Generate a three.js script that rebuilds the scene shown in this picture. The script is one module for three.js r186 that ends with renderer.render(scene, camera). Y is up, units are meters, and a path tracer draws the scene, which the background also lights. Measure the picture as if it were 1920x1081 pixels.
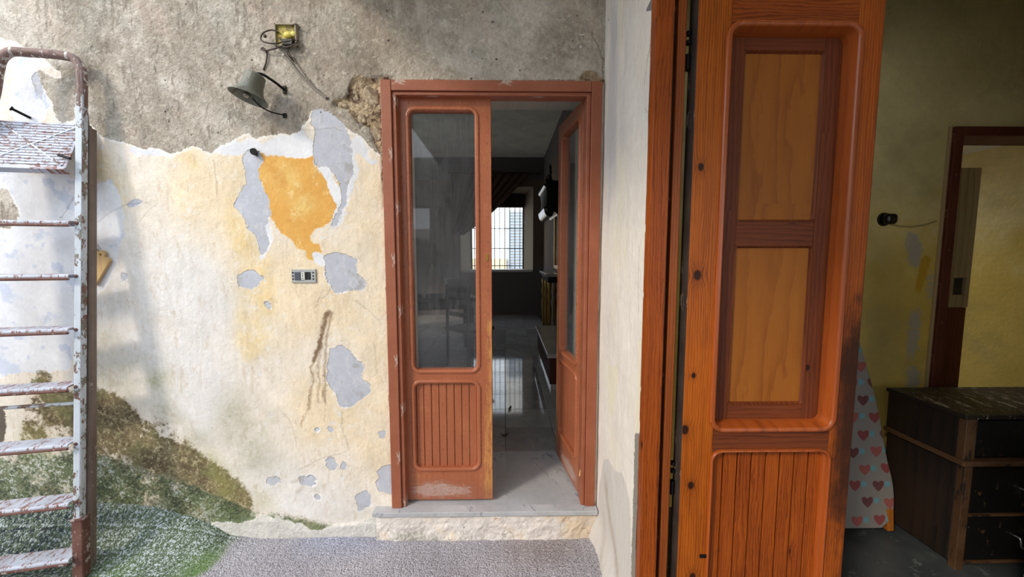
import * as THREE from 'three';
import { RoundedBoxGeometry } from 'three/addons/geometries/RoundedBoxGeometry.js';
import { mergeGeometries, toCreasedNormals } from 'three/addons/utils/BufferGeometryUtils.js';

// ---------------------------------------------------------------- camera, sky, sun, exposure
const scene = new THREE.Scene();
const EYE = { x: 0, y: 1.46, z: 1.95 }, PITCH = THREE.MathUtils.degToRad(-5), YAW = -12 / 740;
const camera = new THREE.PerspectiveCamera(2 * THREE.MathUtils.radToDeg(Math.atan(540.5 / 740)), 1920 / 1081, 0.05, 200);
camera.position.set(EYE.x, EYE.y, EYE.z);
camera.rotation.order = 'YXZ';
camera.rotation.set(PITCH, YAW, 0);

const renderer = new THREE.WebGLRenderer({ antialias: true });
renderer.toneMapping = THREE.LinearToneMapping;
renderer.toneMappingExposure = 0.96;
renderer.shadowMap.enabled = true;

const SKY = 2.95;                                    // hazy bright sky over the yard
{
  const w = 64, h = 32, d = new Float32Array(w * h * 4);
  for (let j = 0; j < h; j++) for (let i = 0; i < w; i++) {
    const up = Math.max(0, Math.sin(((j + 0.5) / h - 0.5) * Math.PI)), k = (j * w + i) * 4;
    d[k] = SKY * (0.93 - 0.13 * up); d[k + 1] = SKY * (0.97 - 0.03 * up); d[k + 2] = SKY * (1.02 + 0.12 * up); d[k + 3] = 1;
  }
  const t = new THREE.DataTexture(d, w, h, THREE.RGBAFormat, THREE.FloatType);
  t.mapping = THREE.EquirectangularReflectionMapping; t.magFilter = THREE.LinearFilter; t.needsUpdate = true;
  scene.background = t; scene.environment = t;
}
const sun = new THREE.DirectionalLight(0xfff1dc, 2.2);   // sun behind thin haze, high over the left side of the yard
sun.position.set(-7.5, 6.6, 6.5); sun.target.position.set(0, 0.6, 0);
sun.castShadow = true; sun.shadow.radius = 17; sun.shadow.mapSize.set(2048, 2048);
Object.assign(sun.shadow.camera, { left: -9, right: 9, top: 9, bottom: -9, near: 0.5, far: 40 });
scene.add(sun, sun.target);

// ---------------------------------------------------------------- small helpers
let seed = 90210;
const rnd = () => { seed = (seed + 0x6d2b79f5) | 0; let t = Math.imul(seed ^ (seed >>> 15), 1 | seed); t = (t + Math.imul(t ^ (t >>> 7), 61 | t)) ^ t; return ((t ^ (t >>> 14)) >>> 0) / 4294967296; };
const V3 = (x, y, z) => new THREE.Vector3(x, y, z);
const clamp = (x, a = 0, b = 1) => Math.min(b, Math.max(a, x)), lerp = (a, b, t) => a + (b - a) * t;
const step = (a, b, x) => { const t = clamp((x - a) / (b - a)); return t * t * (3 - 2 * t); };
const used = {};
const numbered = (n) => { used[n] = (used[n] ?? -1) + 1; return used[n] ? n + '_' + String(used[n]).padStart(3, '0') : n; };
function part(name, geo, mat, parent, pos, rot) {
  const m = new THREE.Mesh(geo, mat); m.name = name; m.castShadow = m.receiveShadow = true;
  if (pos) m.position.set(...pos); if (rot) m.rotation.set(...rot);
  parent.add(m); return m;
}
function struct(name, geo, mat) { const m = part(name, geo, mat, scene); m.userData.kind = 'structure'; return m; }
function structGroup(name) { const g = new THREE.Group(); g.name = name; g.userData.kind = 'structure'; scene.add(g); return g; }
function thing(name, label, category, pos = [0, 0, 0], turn = 0, group) {
  const g = new THREE.Group(); g.name = numbered(name); g.position.set(...pos); g.rotation.y = turn; g.userData = { label, category };
  if (group) g.userData.group = group; scene.add(g); return g;
}
function single(name, label, category, geo, mat, pos, rot, group) {
  const m = part(numbered(name), geo, mat, scene, pos, rot); m.userData = { label, category }; if (group) m.userData.group = group; return m;
}
const flat = (g) => (g.index ? g.toNonIndexed() : g);
const merge = (list) => mergeGeometries(list.map((g) => { const o = flat(g); for (const k of Object.keys(o.attributes)) if (!['position', 'normal', 'uv'].includes(k)) o.deleteAttribute(k); return o; }));
// box from corner to corner, slightly eased edges
function box(x0, y0, z0, x1, y1, z1, r = 0.002) {
  const w = x1 - x0, h = y1 - y0, d = z1 - z0, g = r ? new RoundedBoxGeometry(w, h, d, 1, Math.min(r, w / 2.1, h / 2.1, d / 2.1)) : new THREE.BoxGeometry(w, h, d);
  return g.translate((x0 + x1) / 2, (y0 + y1) / 2, (z0 + z1) / 2);
}
// uv in metres, grain along the given axis (v), offset per board
function uvBoard(g0, along = 'y', ox = 0, oy = 0) {
  const g = flat(g0), p = g.attributes.position, n = g.attributes.normal, uv = new Float32Array(p.count * 2);
  for (let i = 0; i < p.count; i++) {
    const P = [p.getX(i), p.getY(i), p.getZ(i)], N = [Math.abs(n.getX(i)), Math.abs(n.getY(i)), Math.abs(n.getZ(i))], a = 'xyz'.indexOf(along), o = [0, 1, 2].filter((k) => k !== a);
    const across = N[o[0]] > N[o[1]] ? o[1] : o[0];
    uv[2 * i] = P[across] + ox; uv[2 * i + 1] = P[a] + oy;
  }
  g.setAttribute('uv', new THREE.BufferAttribute(uv, 2)); return g;
}
// uv from the x and y of a thing's own axes, for a texture that spans the thing
function uvSpan(g0, x0, y0, w, h, mirror) {
  const g = flat(g0), p = g.attributes.position, uv = new Float32Array(p.count * 2);
  for (let i = 0; i < p.count; i++) { uv[2 * i] = ((mirror ? -p.getX(i) : p.getX(i)) - x0) / w; uv[2 * i + 1] = (p.getY(i) - y0) / h; }
  g.setAttribute('uv', new THREE.BufferAttribute(uv, 2)); return g;
}
const tube = (pts, r, seg = 24, rad = 7) => new THREE.TubeGeometry(new THREE.CatmullRomCurve3(pts.map((p) => V3(...p))), seg, r, rad);
function roundRect(x0, y0, x1, y1, r, n = 6) {     // counter-clockwise points with outward normals
  const out = [];
  for (const [cx, cy, a0] of [[x1 - r, y0 + r, -90], [x1 - r, y1 - r, 0], [x0 + r, y1 - r, 90], [x0 + r, y0 + r, 180]])
    for (let k = 0; k <= n; k++) { const a = THREE.MathUtils.degToRad(a0 + 90 * k / n), c = Math.cos(a), s = Math.sin(a); out.push([cx + r * c, cy + r * s, c, s]); }
  return out;
}
function sweep(path, profile) {                    // profile: [distance outward, z]
  const n = path.length, m = profile.length, pos = [], idx = [];
  for (let i = 0; i < n; i++) for (const [d, z] of profile) pos.push(path[i][0] + path[i][2] * d, path[i][1] + path[i][3] * d, z);
  for (let i = 0; i < n; i++) for (let j = 0; j < m - 1; j++) { const a = i * m + j, b = a + 1, c = ((i + 1) % n) * m + j + 1, d = c - 1; idx.push(a, b, c, a, c, d); }
  const g = new THREE.BufferGeometry(); g.setAttribute('position', new THREE.Float32BufferAttribute(pos, 3)); g.setIndex(idx); g.computeVertexNormals();
  const o = toCreasedNormals(g, 0.7); o.setAttribute('uv', new THREE.Float32BufferAttribute(new Float32Array(o.attributes.position.count * 2), 2)); return o;
}
// a rail between two stiles with rounded inner corners along its lower (rb) or upper (rt) edge
function railGeo(x0, y0, x1, y1, z, t, rb, rt) {
  const s = new THREE.Shape();
  s.moveTo(x0, y0 - rb);
  if (rb) { s.absarc(x0 + rb, y0 - rb, rb, Math.PI, Math.PI / 2, true); s.lineTo(x1 - rb, y0); s.absarc(x1 - rb, y0 - rb, rb, Math.PI / 2, 0, true); } else s.lineTo(x1, y0);
  s.lineTo(x1, y1 + rt);
  if (rt) { s.absarc(x1 - rt, y1 + rt, rt, 0, -Math.PI / 2, true); s.lineTo(x0 + rt, y1); s.absarc(x0 + rt, y1 + rt, rt, -Math.PI / 2, -Math.PI, true); } else s.lineTo(x0, y1);
  s.closePath();
  return new THREE.ExtrudeGeometry(s, { depth: t, bevelEnabled: false, curveSegments: 6 }).translate(0, 0, z - t);
}

// ---------------------------------------------------------------- noise fields (tileable, 0..1)
const NS = 1024;
function fbm(cells, octaves, gain, sd) {
  const f = new Float32Array(NS * NS); let amp = 1, tot = 0;
  seed = sd;
  for (let o = 0; o < octaves; o++) {
    const c = Math.min(NS, cells << o), lat = new Float32Array(c * c); for (let i = 0; i < c * c; i++) lat[i] = rnd();
    const xi = new Int32Array(NS), xj = new Int32Array(NS), xf = new Float32Array(NS);
    for (let x = 0; x < NS; x++) { const u = x * c / NS, i = Math.floor(u), t = u - i; xi[x] = i; xj[x] = (i + 1) % c; xf[x] = t * t * (3 - 2 * t); }
    for (let y = 0; y < NS; y++) { const r0 = xi[y] * c, r1 = xj[y] * c, ty = xf[y]; for (let x = 0; x < NS; x++) { const a = lat[r0 + xi[x]], b = lat[r0 + xj[x]], d = lat[r1 + xi[x]], e = lat[r1 + xj[x]], t = xf[x]; const p = a + (b - a) * t, q = d + (e - d) * t; f[y * NS + x] += amp * (p + (q - p) * ty - 0.5); } }
    tot += amp * amp; amp *= gain;
  }
  const k = 0.72 / Math.sqrt(tot); for (let i = 0; i < f.length; i++) f[i] = clamp(0.5 + f[i] * k); return f;
}
const FA = fbm(4, 8, 0.6, 11), FB = fbm(4, 8, 0.6, 77), FC = fbm(16, 6, 0.75, 401);
const FW = (() => {                                 // grain of small stones: distance to the nearest of scattered points
  const f = new Float32Array(NS * NS), c = 96, px = new Float32Array(c * c), py = new Float32Array(c * c); seed = 5;
  for (let i = 0; i < c * c; i++) { px[i] = rnd(); py[i] = rnd(); }
  for (let y = 0; y < NS; y++) for (let x = 0; x < NS; x++) {
    const u = x * c / NS, v = y * c / NS, iu = Math.floor(u), iv = Math.floor(v); let best = 9;
    for (let b = -1; b < 2; b++) for (let a = -1; a < 2; a++) { const k = ((iv + b + c) % c) * c + ((iu + a + c) % c), dx = iu + a + px[k] - u, dy = iv + b + py[k] - v, q = dx * dx + dy * dy; if (q < best) best = q; }
    f[y * NS + x] = Math.sqrt(best);
  }
  return f;
})();
function S(f, u, v) {
  u *= NS; v *= NS; let i = Math.floor(u), j = Math.floor(v); const a = u - i, b = v - j; i &= NS - 1; j &= NS - 1;
  const i1 = (i + 1) & (NS - 1), r0 = j * NS, r1 = ((j + 1) & (NS - 1)) * NS, c = f[r0 + i], d = f[r1 + i], p = c + (f[r0 + i1] - c) * a; return p + (d + (f[r1 + i1] - d) * a - p) * b;
}
// ---------------------------------------------------------------- textures
const mix3 = (o, c, t) => { o[0] += (c[0] - o[0]) * t; o[1] += (c[1] - o[1]) * t; o[2] += (c[2] - o[2]) * t; };
// paint(x, y, out) fills out = [r, g, b (sRGB 0..255), height in metres, roughness]; size in metres
function paintMaps(w, h, sizeX, sizeY, paint, { bump = 0.008, rough = false, repeat = true, x0 = 0, y0 = 0, unit = false } = {}) {
  const col = new Uint8Array(w * h * 4), hg = bump ? new Float32Array(w * h) : null, rg = rough ? new Uint8Array(w * h * 4) : null, o = [0, 0, 0, 0, 0.8];
  for (let j = 0; j < h; j++) for (let i = 0; i < w; i++) {
    o[3] = 0; o[4] = 0.8; paint(x0 + (i + 0.5) / w * sizeX, y0 + (j + 0.5) / h * sizeY, o);
    const k = (j * w + i) * 4; col[k] = clamp(o[0], 0, 255); col[k + 1] = clamp(o[1], 0, 255); col[k + 2] = clamp(o[2], 0, 255); col[k + 3] = 255;
    if (hg) hg[j * w + i] = clamp(o[3] / bump + 0.5); if (rg) { rg[k] = rg[k + 1] = rg[k + 2] = clamp(o[4]) * 255; rg[k + 3] = 255; }
  }
  const make = (d, fmt, type, srgb) => { const t = new THREE.DataTexture(d, w, h, fmt, type); t.magFilter = THREE.LinearFilter; t.minFilter = THREE.LinearFilter; t.wrapS = t.wrapT = repeat ? THREE.RepeatWrapping : THREE.ClampToEdgeWrapping; if (srgb) t.colorSpace = THREE.SRGBColorSpace; if (!unit) t.repeat.set(1 / sizeX, 1 / sizeY); t.needsUpdate = true; return t; };
  const r = { map: make(col, THREE.RGBAFormat, THREE.UnsignedByteType, true) };
  if (hg) { r.bumpMap = make(hg, THREE.RedFormat, THREE.FloatType); r.bumpScale = bump; }
  if (rg) { r.roughnessMap = make(rg, THREE.RGBAFormat, THREE.UnsignedByteType); r.roughness = 1; }
  return r;
}
const std = (o) => new THREE.MeshStandardMaterial({ roughness: 0.8, ...o });

// wood: grain along v, size in metres
function wood(w, h, sx, sy, light, dark, { rings = 60, knots = [], fine = 0.5, sd = 0, wave = 0.02, blot = 0.3, knotTone = [40, 18, 10] } = {}) {
  return paintMaps(w, h, sx, sy, (x, y, o) => {
    let r = x + wave * (S(FA, x / 0.5 + sd, y / 3 + sd) - 0.5) * 2 + 0.004 * (S(FB, x / 0.2, y / 1.2 + sd) - 0.5), kd = 0, halo = 0;
    for (const [kx, ky, kr] of knots) { const dx = (x - kx) / kr, dy = (y - ky) / (kr * 1.35), q = dx * dx + dy * dy; r += kr * 1.5 * Math.exp(-q / 6) * Math.sign(dx || 1) * Math.min(1, Math.abs(dx)); kd = Math.max(kd, step(1.25, 0.75, Math.sqrt(q))); halo = Math.max(halo, Math.exp(-q / 5)); }
    const s = r * rings, f = s - Math.floor(s), ring = Math.pow(f, 2.2) * step(1, 0.86, f);
    const fib = S(FC, x / 0.09 + sd, y / 2.4), bl = S(FB, x / 0.7 + sd, y / 1.6 + sd * 3);
    const t = clamp(ring * 0.75 * (0.4 + bl) + (fib - 0.5) * fine + (bl - 0.5) * blot + halo * 0.35 + 0.12);
    o[0] = lerp(light[0], dark[0], t); o[1] = lerp(light[1], dark[1], t); o[2] = lerp(light[2], dark[2], t); mix3(o, knotTone, kd * 0.9);
    o[3] = -0.0003 * ring - 0.0002 * fib - kd * 0.0008;
  }, { bump: 0.003 });
}
// worn paint over something else, size in metres, tileable enough
function worn(w, h, s, base, under, amount, { stretch = 1, vary = 14, sd = 0, under2, bump = 0.002, grit = 0.5 } = {}) {
  return paintMaps(w, h, s, s * h / w, (x, y, o) => {
    const n = S(FA, x / 0.3 + sd, y / (0.3 * stretch) + sd) * 0.6 + S(FC, x / 0.24 + sd, y / (0.24 * stretch)) * 0.4, m = step(amount - 0.025, amount + 0.025, 1 - n), v = (S(FB, x / 0.4, y / 0.4 + sd) - 0.5) * vary * 2 + (S(FC, x / 0.06, y / 0.06) - 0.5) * vary * grit;
    o[0] = base[0] + v; o[1] = base[1] + v; o[2] = base[2] + v;
    const u = under2 && S(FB, x / 0.12 + sd, y / 0.12) > 0.52 ? under2 : under;
    mix3(o, u, 1 - m); o[3] = m * 0.0005 + (S(FC, x / 0.08, y / 0.08) - 0.5) * 0.0004;
  }, { bump });
}

// the photographed surfaces are laid out from points read off the picture: a pixel's line of sight meets the plane z = d or x = d
const SIGHT = (() => { const q = new THREE.Quaternion().setFromEuler(new THREE.Euler(PITCH, YAW, 0, 'YXZ')); return (px, py) => V3((px - 960) / 740, -(py - 540.5) / 740, -1).applyQuaternion(q); })();
const onZ = (px, py, z) => { const r = SIGHT(px, py), t = (z - EYE.z) / r.z; return [EYE.x + t * r.x, EYE.y + t * r.y]; };
const onX = (px, py, x) => { const r = SIGHT(px, py), t = (x - EYE.x) / r.x; return [EYE.z + t * r.z, EYE.y + t * r.y]; };
const onY = (px, py, y) => { const r = SIGHT(px, py), t = (y - EYE.y) / r.y; return [EYE.x + t * r.x, EYE.z + t * r.z]; };
// soft masks of shapes on a surface: polygons or lines in the surface's metres
function masks(x0, y0, w, h, pxPerM, toMetres) {
  const W = Math.round(w * pxPerM), H = Math.round(h * pxPerM);
  const P = (q) => { const [a, b] = toMetres(q[0], q[1]); return [(a - x0) * pxPerM, (b - y0) * pxPerM]; };
  return (shapes, blur, lines) => {
    const c = document.createElement('canvas'); c.width = W; c.height = H; const g = c.getContext('2d'); g.fillStyle = '#000'; g.fillRect(0, 0, W, H); g.fillStyle = g.strokeStyle = '#fff'; g.lineCap = g.lineJoin = 'round';
    for (const s of shapes ?? []) { g.beginPath(); s.forEach((q, i) => { const [a, b] = P(q); i ? g.lineTo(a, b) : g.moveTo(a, b); }); g.closePath(); g.fill(); }
    for (const [width, alpha, ...s] of lines ?? []) { g.globalAlpha = alpha; g.lineWidth = width * pxPerM; g.beginPath(); s.forEach((q, i) => { const [a, b] = P(q); i ? g.lineTo(a, b) : g.moveTo(a, b); }); g.stroke(); g.globalAlpha = 1; }
    const d = g.getImageData(0, 0, W, H).data; let f = new Float32Array(W * H); for (let i = 0; i < f.length; i++) f[i] = d[4 * i] / 255;
    const R = Math.round(blur * pxPerM);
    if (R > 0) for (let pass = 0; pass < 2; pass++) {
      const t = new Float32Array(W * H), n = 2 * R + 1;
      for (let y = 0; y < H; y++) { let a = 0; const r = y * W; for (let k = -R; k <= R; k++) a += f[r + clamp(k, 0, W - 1)]; for (let x = 0; x < W; x++) { t[r + x] = a / n; a += f[r + Math.min(W - 1, x + R + 1)] - f[r + Math.max(0, x - R)]; } }
      const u = new Float32Array(W * H);
      for (let x = 0; x < W; x++) { let a = 0; for (let k = -R; k <= R; k++) a += t[clamp(k, 0, H - 1) * W + x]; for (let y = 0; y < H; y++) { u[y * W + x] = a / n; a += t[Math.min(H - 1, y + R + 1) * W + x] - t[Math.max(0, y - R) * W + x]; } }
      f = u;
    }
    return (x, y) => {
      const u = clamp((x - x0) * pxPerM - 0.5, 0, W - 1.001), v = clamp((y - y0) * pxPerM - 0.5, 0, H - 1.001), i = Math.floor(u), j = Math.floor(v), a = u - i, b = v - j, k = j * W + i;
      const p = f[k] + (f[k + 1] - f[k]) * a, q = f[k + W] + (f[k + W + 1] - f[k + W]) * a; return p + (q - p) * b;
    };
  };
}
// ================================================================ the peeling wall with the painted door
const WX0 = -3.4, WX1 = 0.472, WY0 = -0.12, WY1 = 3.0;
const wallMask = masks(WX0, WY0, WX1 - WX0, WY1 - WY0, 300, (a, b) => onZ(a, b, 0));
const WM = {
  gray: wallMask([[[-500, -260], [1250, -260], [1170, 165], [720, 150], [716, 300], [708, 292], [690, 272], [668, 252], [645, 232], [618, 214], [600, 205], [585, 212], [578, 228], [562, 244], [545, 252], [520, 248], [500, 255], [475, 262], [462, 247], [450, 254], [435, 268], [415, 277], [395, 286], [380, 277], [365, 271], [345, 275], [330, 285], [318, 289], [300, 280], [285, 280], [268, 282], [250, 276], [232, 270], [215, 268], [200, 262], [186, 256], [170, 235], [150, 200], [130, 150], [95, 110], [60, 95], [25, 80], [-60, 62], [-200, 90], [-330, 40], [-500, 60]],
    [[95, 200], [140, 195], [140, 232], [112, 230]], [[185, 225], [232, 252], [215, 262], [180, 250]], [[-60, 350], [12, 360], [40, 405], [28, 425], [-60, 440]], [[70, 130], [135, 150], [140, 205], [110, 205], [85, 175]]], 0.012),
  white: wallMask([[[500, 300], [486, 288], [504, 262], [535, 243], [562, 236], [578, 255], [602, 275], [592, 288], [560, 294], [520, 294]], [[650, 300], [654, 275], [668, 248], [692, 285], [700, 300], [712, 310], [700, 316], [675, 287], [660, 312]], [[395, 280], [430, 262], [452, 272], [470, 258], [494, 268], [482, 294], [452, 294], [420, 294]],
    [[-420, 290], [50, 330], [90, 322], [150, 330], [150, 640], [130, 692], [60, 702], [-420, 730]], [[160, 345], [205, 335], [228, 375], [236, 430], [218, 500], [196, 540], [165, 560]], [[20, 110], [60, 95], [100, 195], [75, 228], [20, 235]], [[588, 290], [612, 298], [640, 372], [655, 330], [660, 270], [672, 320], [640, 425], [625, 440], [618, 420], [632, 392]], [[238, 278], [300, 278], [330, 284], [340, 293], [280, 296], [245, 292]], [[466, 395], [482, 470], [490, 500], [505, 460], [512, 440], [506, 420]], [[585, 470], [612, 480], [612, 500], [590, 490]]], 0.012),
  pale: wallMask([[[150, 440], [260, 470], [340, 420], [430, 480], [450, 600], [440, 740], [390, 850], [300, 760], [200, 715], [150, 690]], [[420, 800], [520, 860], [640, 930], [730, 940], [735, 985], [480, 970], [440, 900]]], 0.09),
  lav: wallMask([[[462, 297], [478, 276], [494, 300], [488, 330], [494, 350], [505, 375], [506, 412], [496, 432], [505, 452], [496, 482], [484, 474], [476, 442], [460, 415], [438, 387], [446, 370], [464, 347], [456, 320]], [[588, 205], [612, 192], [642, 205], [652, 240], [662, 290], [660, 332], [648, 350], [652, 375], [640, 407], [630, 432], [620, 424], [636, 395], [640, 370], [630, 335], [615, 312], [595, 308], [586, 285], [594, 250], [583, 225]], [[610, 480], [640, 476], [674, 492], [668, 515], [686, 530], [682, 549], [640, 546], [624, 550], [612, 517]], [[618, 662], [640, 650], [666, 665], [682, 690], [678, 715], [699, 722], [692, 742], [660, 760], [634, 762], [628, 737], [614, 710]], [[442, 520], [470, 509], [496, 518], [492, 536], [470, 547], [444, 541]], [[496, 562], [509, 564], [509, 582], [497, 580]], [[500, 897], [525, 893], [528, 908], [504, 912]], [[560, 890], [592, 888], [588, 910], [562, 908]], [[588, 799], [600, 798], [600, 809], [590, 810]], [[614, 800], [626, 800], [626, 813], [615, 812]], [[662, 930], [690, 922], [696, 950], [670, 962]], [[706, 878], [738, 868], [740, 930], [712, 925]], [[224, 515], [236, 512], [240, 526], [228, 534]], [[240, 385], [262, 376], [268, 385], [240, 396]], [[62, 140], [80, 132], [80, 190], [64, 186]], [[160, 470], [190, 460], [190, 505], [160, 520]], [[590, 925], [602, 925], [604, 935], [592, 935]], [[710, 815], [724, 812], [724, 826], [712, 826]], [[610, 860], [628, 862], [636, 880], [618, 884]], [[640, 870], [652, 872], [650, 885], [640, 884]]], 0.011),
  ochre: wallMask([[[484, 290], [520, 287], [555, 289], [591, 286], [600, 312], [617, 318], [636, 345], [640, 375], [630, 408], [605, 430], [584, 438], [578, 464], [560, 468], [546, 446], [520, 430], [500, 404], [490, 366], [486, 330]], [[574, 455], [602, 458], [606, 482], [590, 490], [576, 478]]], 0.014),
  ochreLight: wallMask([[[560, 372], [578, 364], [592, 376], [588, 394], [570, 402], [558, 392]], [[520, 300], [555, 315], [560, 345], [540, 330]]], 0.02),
  warm: wallMask([[[630, 300], [745, 300], [745, 930], [700, 920], [660, 780], [700, 560], [690, 440], [640, 430]], [[320, 290], [470, 290], [450, 380], [480, 480], [470, 640], [420, 520], [330, 470]], [[480, 470], [640, 440], [720, 640], [600, 640], [500, 650], [470, 600]], [[540, 700], [720, 700], [720, 840], [560, 840]]], 0.07),
  yellow: wallMask([[[446, 345], [480, 480], [520, 500], [500, 640], [470, 690], [440, 640], [452, 520], [420, 400]], [[325, 285], [365, 282], [372, 300], [350, 306]], [[430, 290], [470, 285], [455, 380], [436, 370]], [[170, 270], [205, 290], [200, 330], [165, 330]], [[195, 330], [240, 330], [250, 385], [215, 400]]], 0.03),
  moss: wallMask([[[150, 728], [212, 736], [250, 768], [285, 782], [322, 800], [348, 826], [376, 852], [424, 880], [470, 926], [484, 950], [440, 980], [330, 985], [250, 980], [150, 980]], [[42, 838], [50, 745], [64, 735], [60, 702], [88, 694], [104, 712], [120, 735], [160, 735], [160, 830]]], 0.028),
  damp: wallMask([[[172, 600], [205, 610], [250, 670], [322, 705], [318, 760], [360, 800], [400, 850], [350, 850], [280, 770], [230, 740], [172, 700]], [[430, 720], [520, 790], [500, 900], [460, 900], [400, 820]]], 0.05),
  green: wallMask([[[-420, 900], [-150, 862], [60, 850], [178, 846], [250, 872], [350, 905], [430, 940], [470, 955], [520, 968], [640, 990], [660, 1040], [-420, 1081]]], 0.035),
  lime: wallMask([[[372, 850], [400, 850], [440, 900], [455, 935], [420, 940], [400, 890]], [[40, 800], [95, 800], [90, 880], [45, 880]], [[290, 700], [320, 705], [310, 730], [280, 720]], [[460, 930], [500, 925], [520, 950], [470, 955]]], 0.03),
  lip: wallMask([[[392, 990], [402, 972], [440, 976], [520, 970], [560, 980], [600, 988], [720, 974], [720, 1030], [392, 1030]]], 0.008),
  broken: wallMask([[[662, 148], [735, 145], [735, 300], [722, 300], [712, 282], [700, 262], [690, 240], [668, 225], [655, 206], [626, 200], [626, 188], [648, 183], [654, 165]], [[1085, 152], [1090, 140], [1120, 138], [1130, 150], [1130, 160]], [[718, 290], [728, 290], [736, 560], [748, 930], [738, 930], [728, 560], [724, 420]]], 0.006),
  drip: wallMask(null, 0.003, [[0.022, 0.8, [615, 585], [606, 610], [598, 650], [590, 675]], [0.007, 0.75, [622, 585], [612, 640], [608, 755]], [0.007, 0.75, [600, 650], [586, 690], [580, 768]], [0.006, 0.6, [604, 640], [598, 700], [597, 755]], [0.006, 0.6, [575, 780], [566, 800]], [0.008, 0.3, [548, 905], [566, 895]], [0.008, 0.3, [556, 925], [570, 910]]]),
  cracks: wallMask(null, 0, [[0.004, 0.9, [548, 105], [562, 125], [580, 150], [600, 172], [618, 186]], [0.002, 0.7, [245, 120], [250, 160], [258, 200], [272, 268]], [0.002, 0.5, [205, 160], [230, 180], [255, 210]], [0.0015, 0.6, [402, 300], [404, 330], [407, 372]], [0.002, 0.7, [138, 370], [128, 390], [112, 410]], [0.0016, 0.5, [170, 425], [205, 400], [240, 382], [275, 380]], [0.0016, 0.6, [612, 720], [610, 740], [608, 790]], [0.0016, 0.6, [606, 545], [598, 560], [590, 578]], [0.0016, 0.6, [600, 560], [612, 555], [620, 540]], [0.003, 0.9, [1110, 60], [1124, 90], [1132, 115], [1130, 150]], [0.003, 0.9, [690, 240], [700, 262], [712, 285], [722, 300]], [0.003, 0.8, [655, 205], [668, 225], [676, 240]], [0.002, 0.5, [640, 215], [672, 240], [700, 268]], [0.0016, 0.5, [560, 240], [590, 245], [625, 240], [645, 246]], [0.003, 0.8, [716, 152], [790, 150], [900, 152], [1080, 150]], [0.0015, 0.5, [820, 40], [780, 80], [740, 130]], [0.0015, 0.5, [300, 30], [306, 60], [296, 90]], [0.004, 0.8, [476, 285], [486, 284], [482, 294]], [0.0015, 0.5, [260, 420], [275, 400], [290, 385]], [0.0016, 0.5, [640, 770], [640, 800], [655, 840]], [0.0016, 0.5, [520, 760], [545, 790], [560, 850]], [0.0016, 0.5, [700, 640], [706, 700], [690, 720]], [0.0016, 0.45, [660, 560], [690, 580], [710, 600]], [0.0016, 0.5, [560, 880], [600, 860], [640, 850]], [0.0018, 0.6, [490, 150], [470, 170], [440, 180]], [0.002, 0.9, [720, 300], [728, 420], [734, 560], [744, 760], [752, 930]], [0.0012, 0.5, [600, 200], [606, 215], [604, 235]], [0.045, 0.9, [1, 775], [3, 800], [0, 822]], [0.002, 0.9, [186, 45], [194, 52]], [0.002, 0.8, [292, 125], [296, 138]]]),
};
const sp = (list, n, x0, x1, y0, y1, r0, r1) => { for (let i = 0; i < n; i++) list.push([x0 + rnd() * (x1 - x0), y0 + rnd() * (y1 - y0), r0 + rnd() * (r1 - r0)]); return list; };
seed = 31;
const pits = sp([], 40, -2.6, 0.45, 2.0, 2.7, 0.003, 0.007);
const C = { gray: [160, 150, 136], grayD: [120, 109, 94], grayL: [194, 185, 172], cream: [228, 217, 202], warm: [233, 211, 174], white: [226, 226, 229], lav: [187, 189, 198], ochre: [221, 163, 78], ochreL: [230, 190, 110], pale: [222, 219, 216], yellow: [222, 186, 108], moss: [118, 104, 70], green: [92, 106, 70], lime: [150, 148, 84], stone: [176, 156, 126], stoneD: [96, 78, 60] };
const scratch = [0, 0, 0], put = (c) => { scratch[0] = c[0]; scratch[1] = c[1]; scratch[2] = c[2]; return scratch; };
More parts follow.
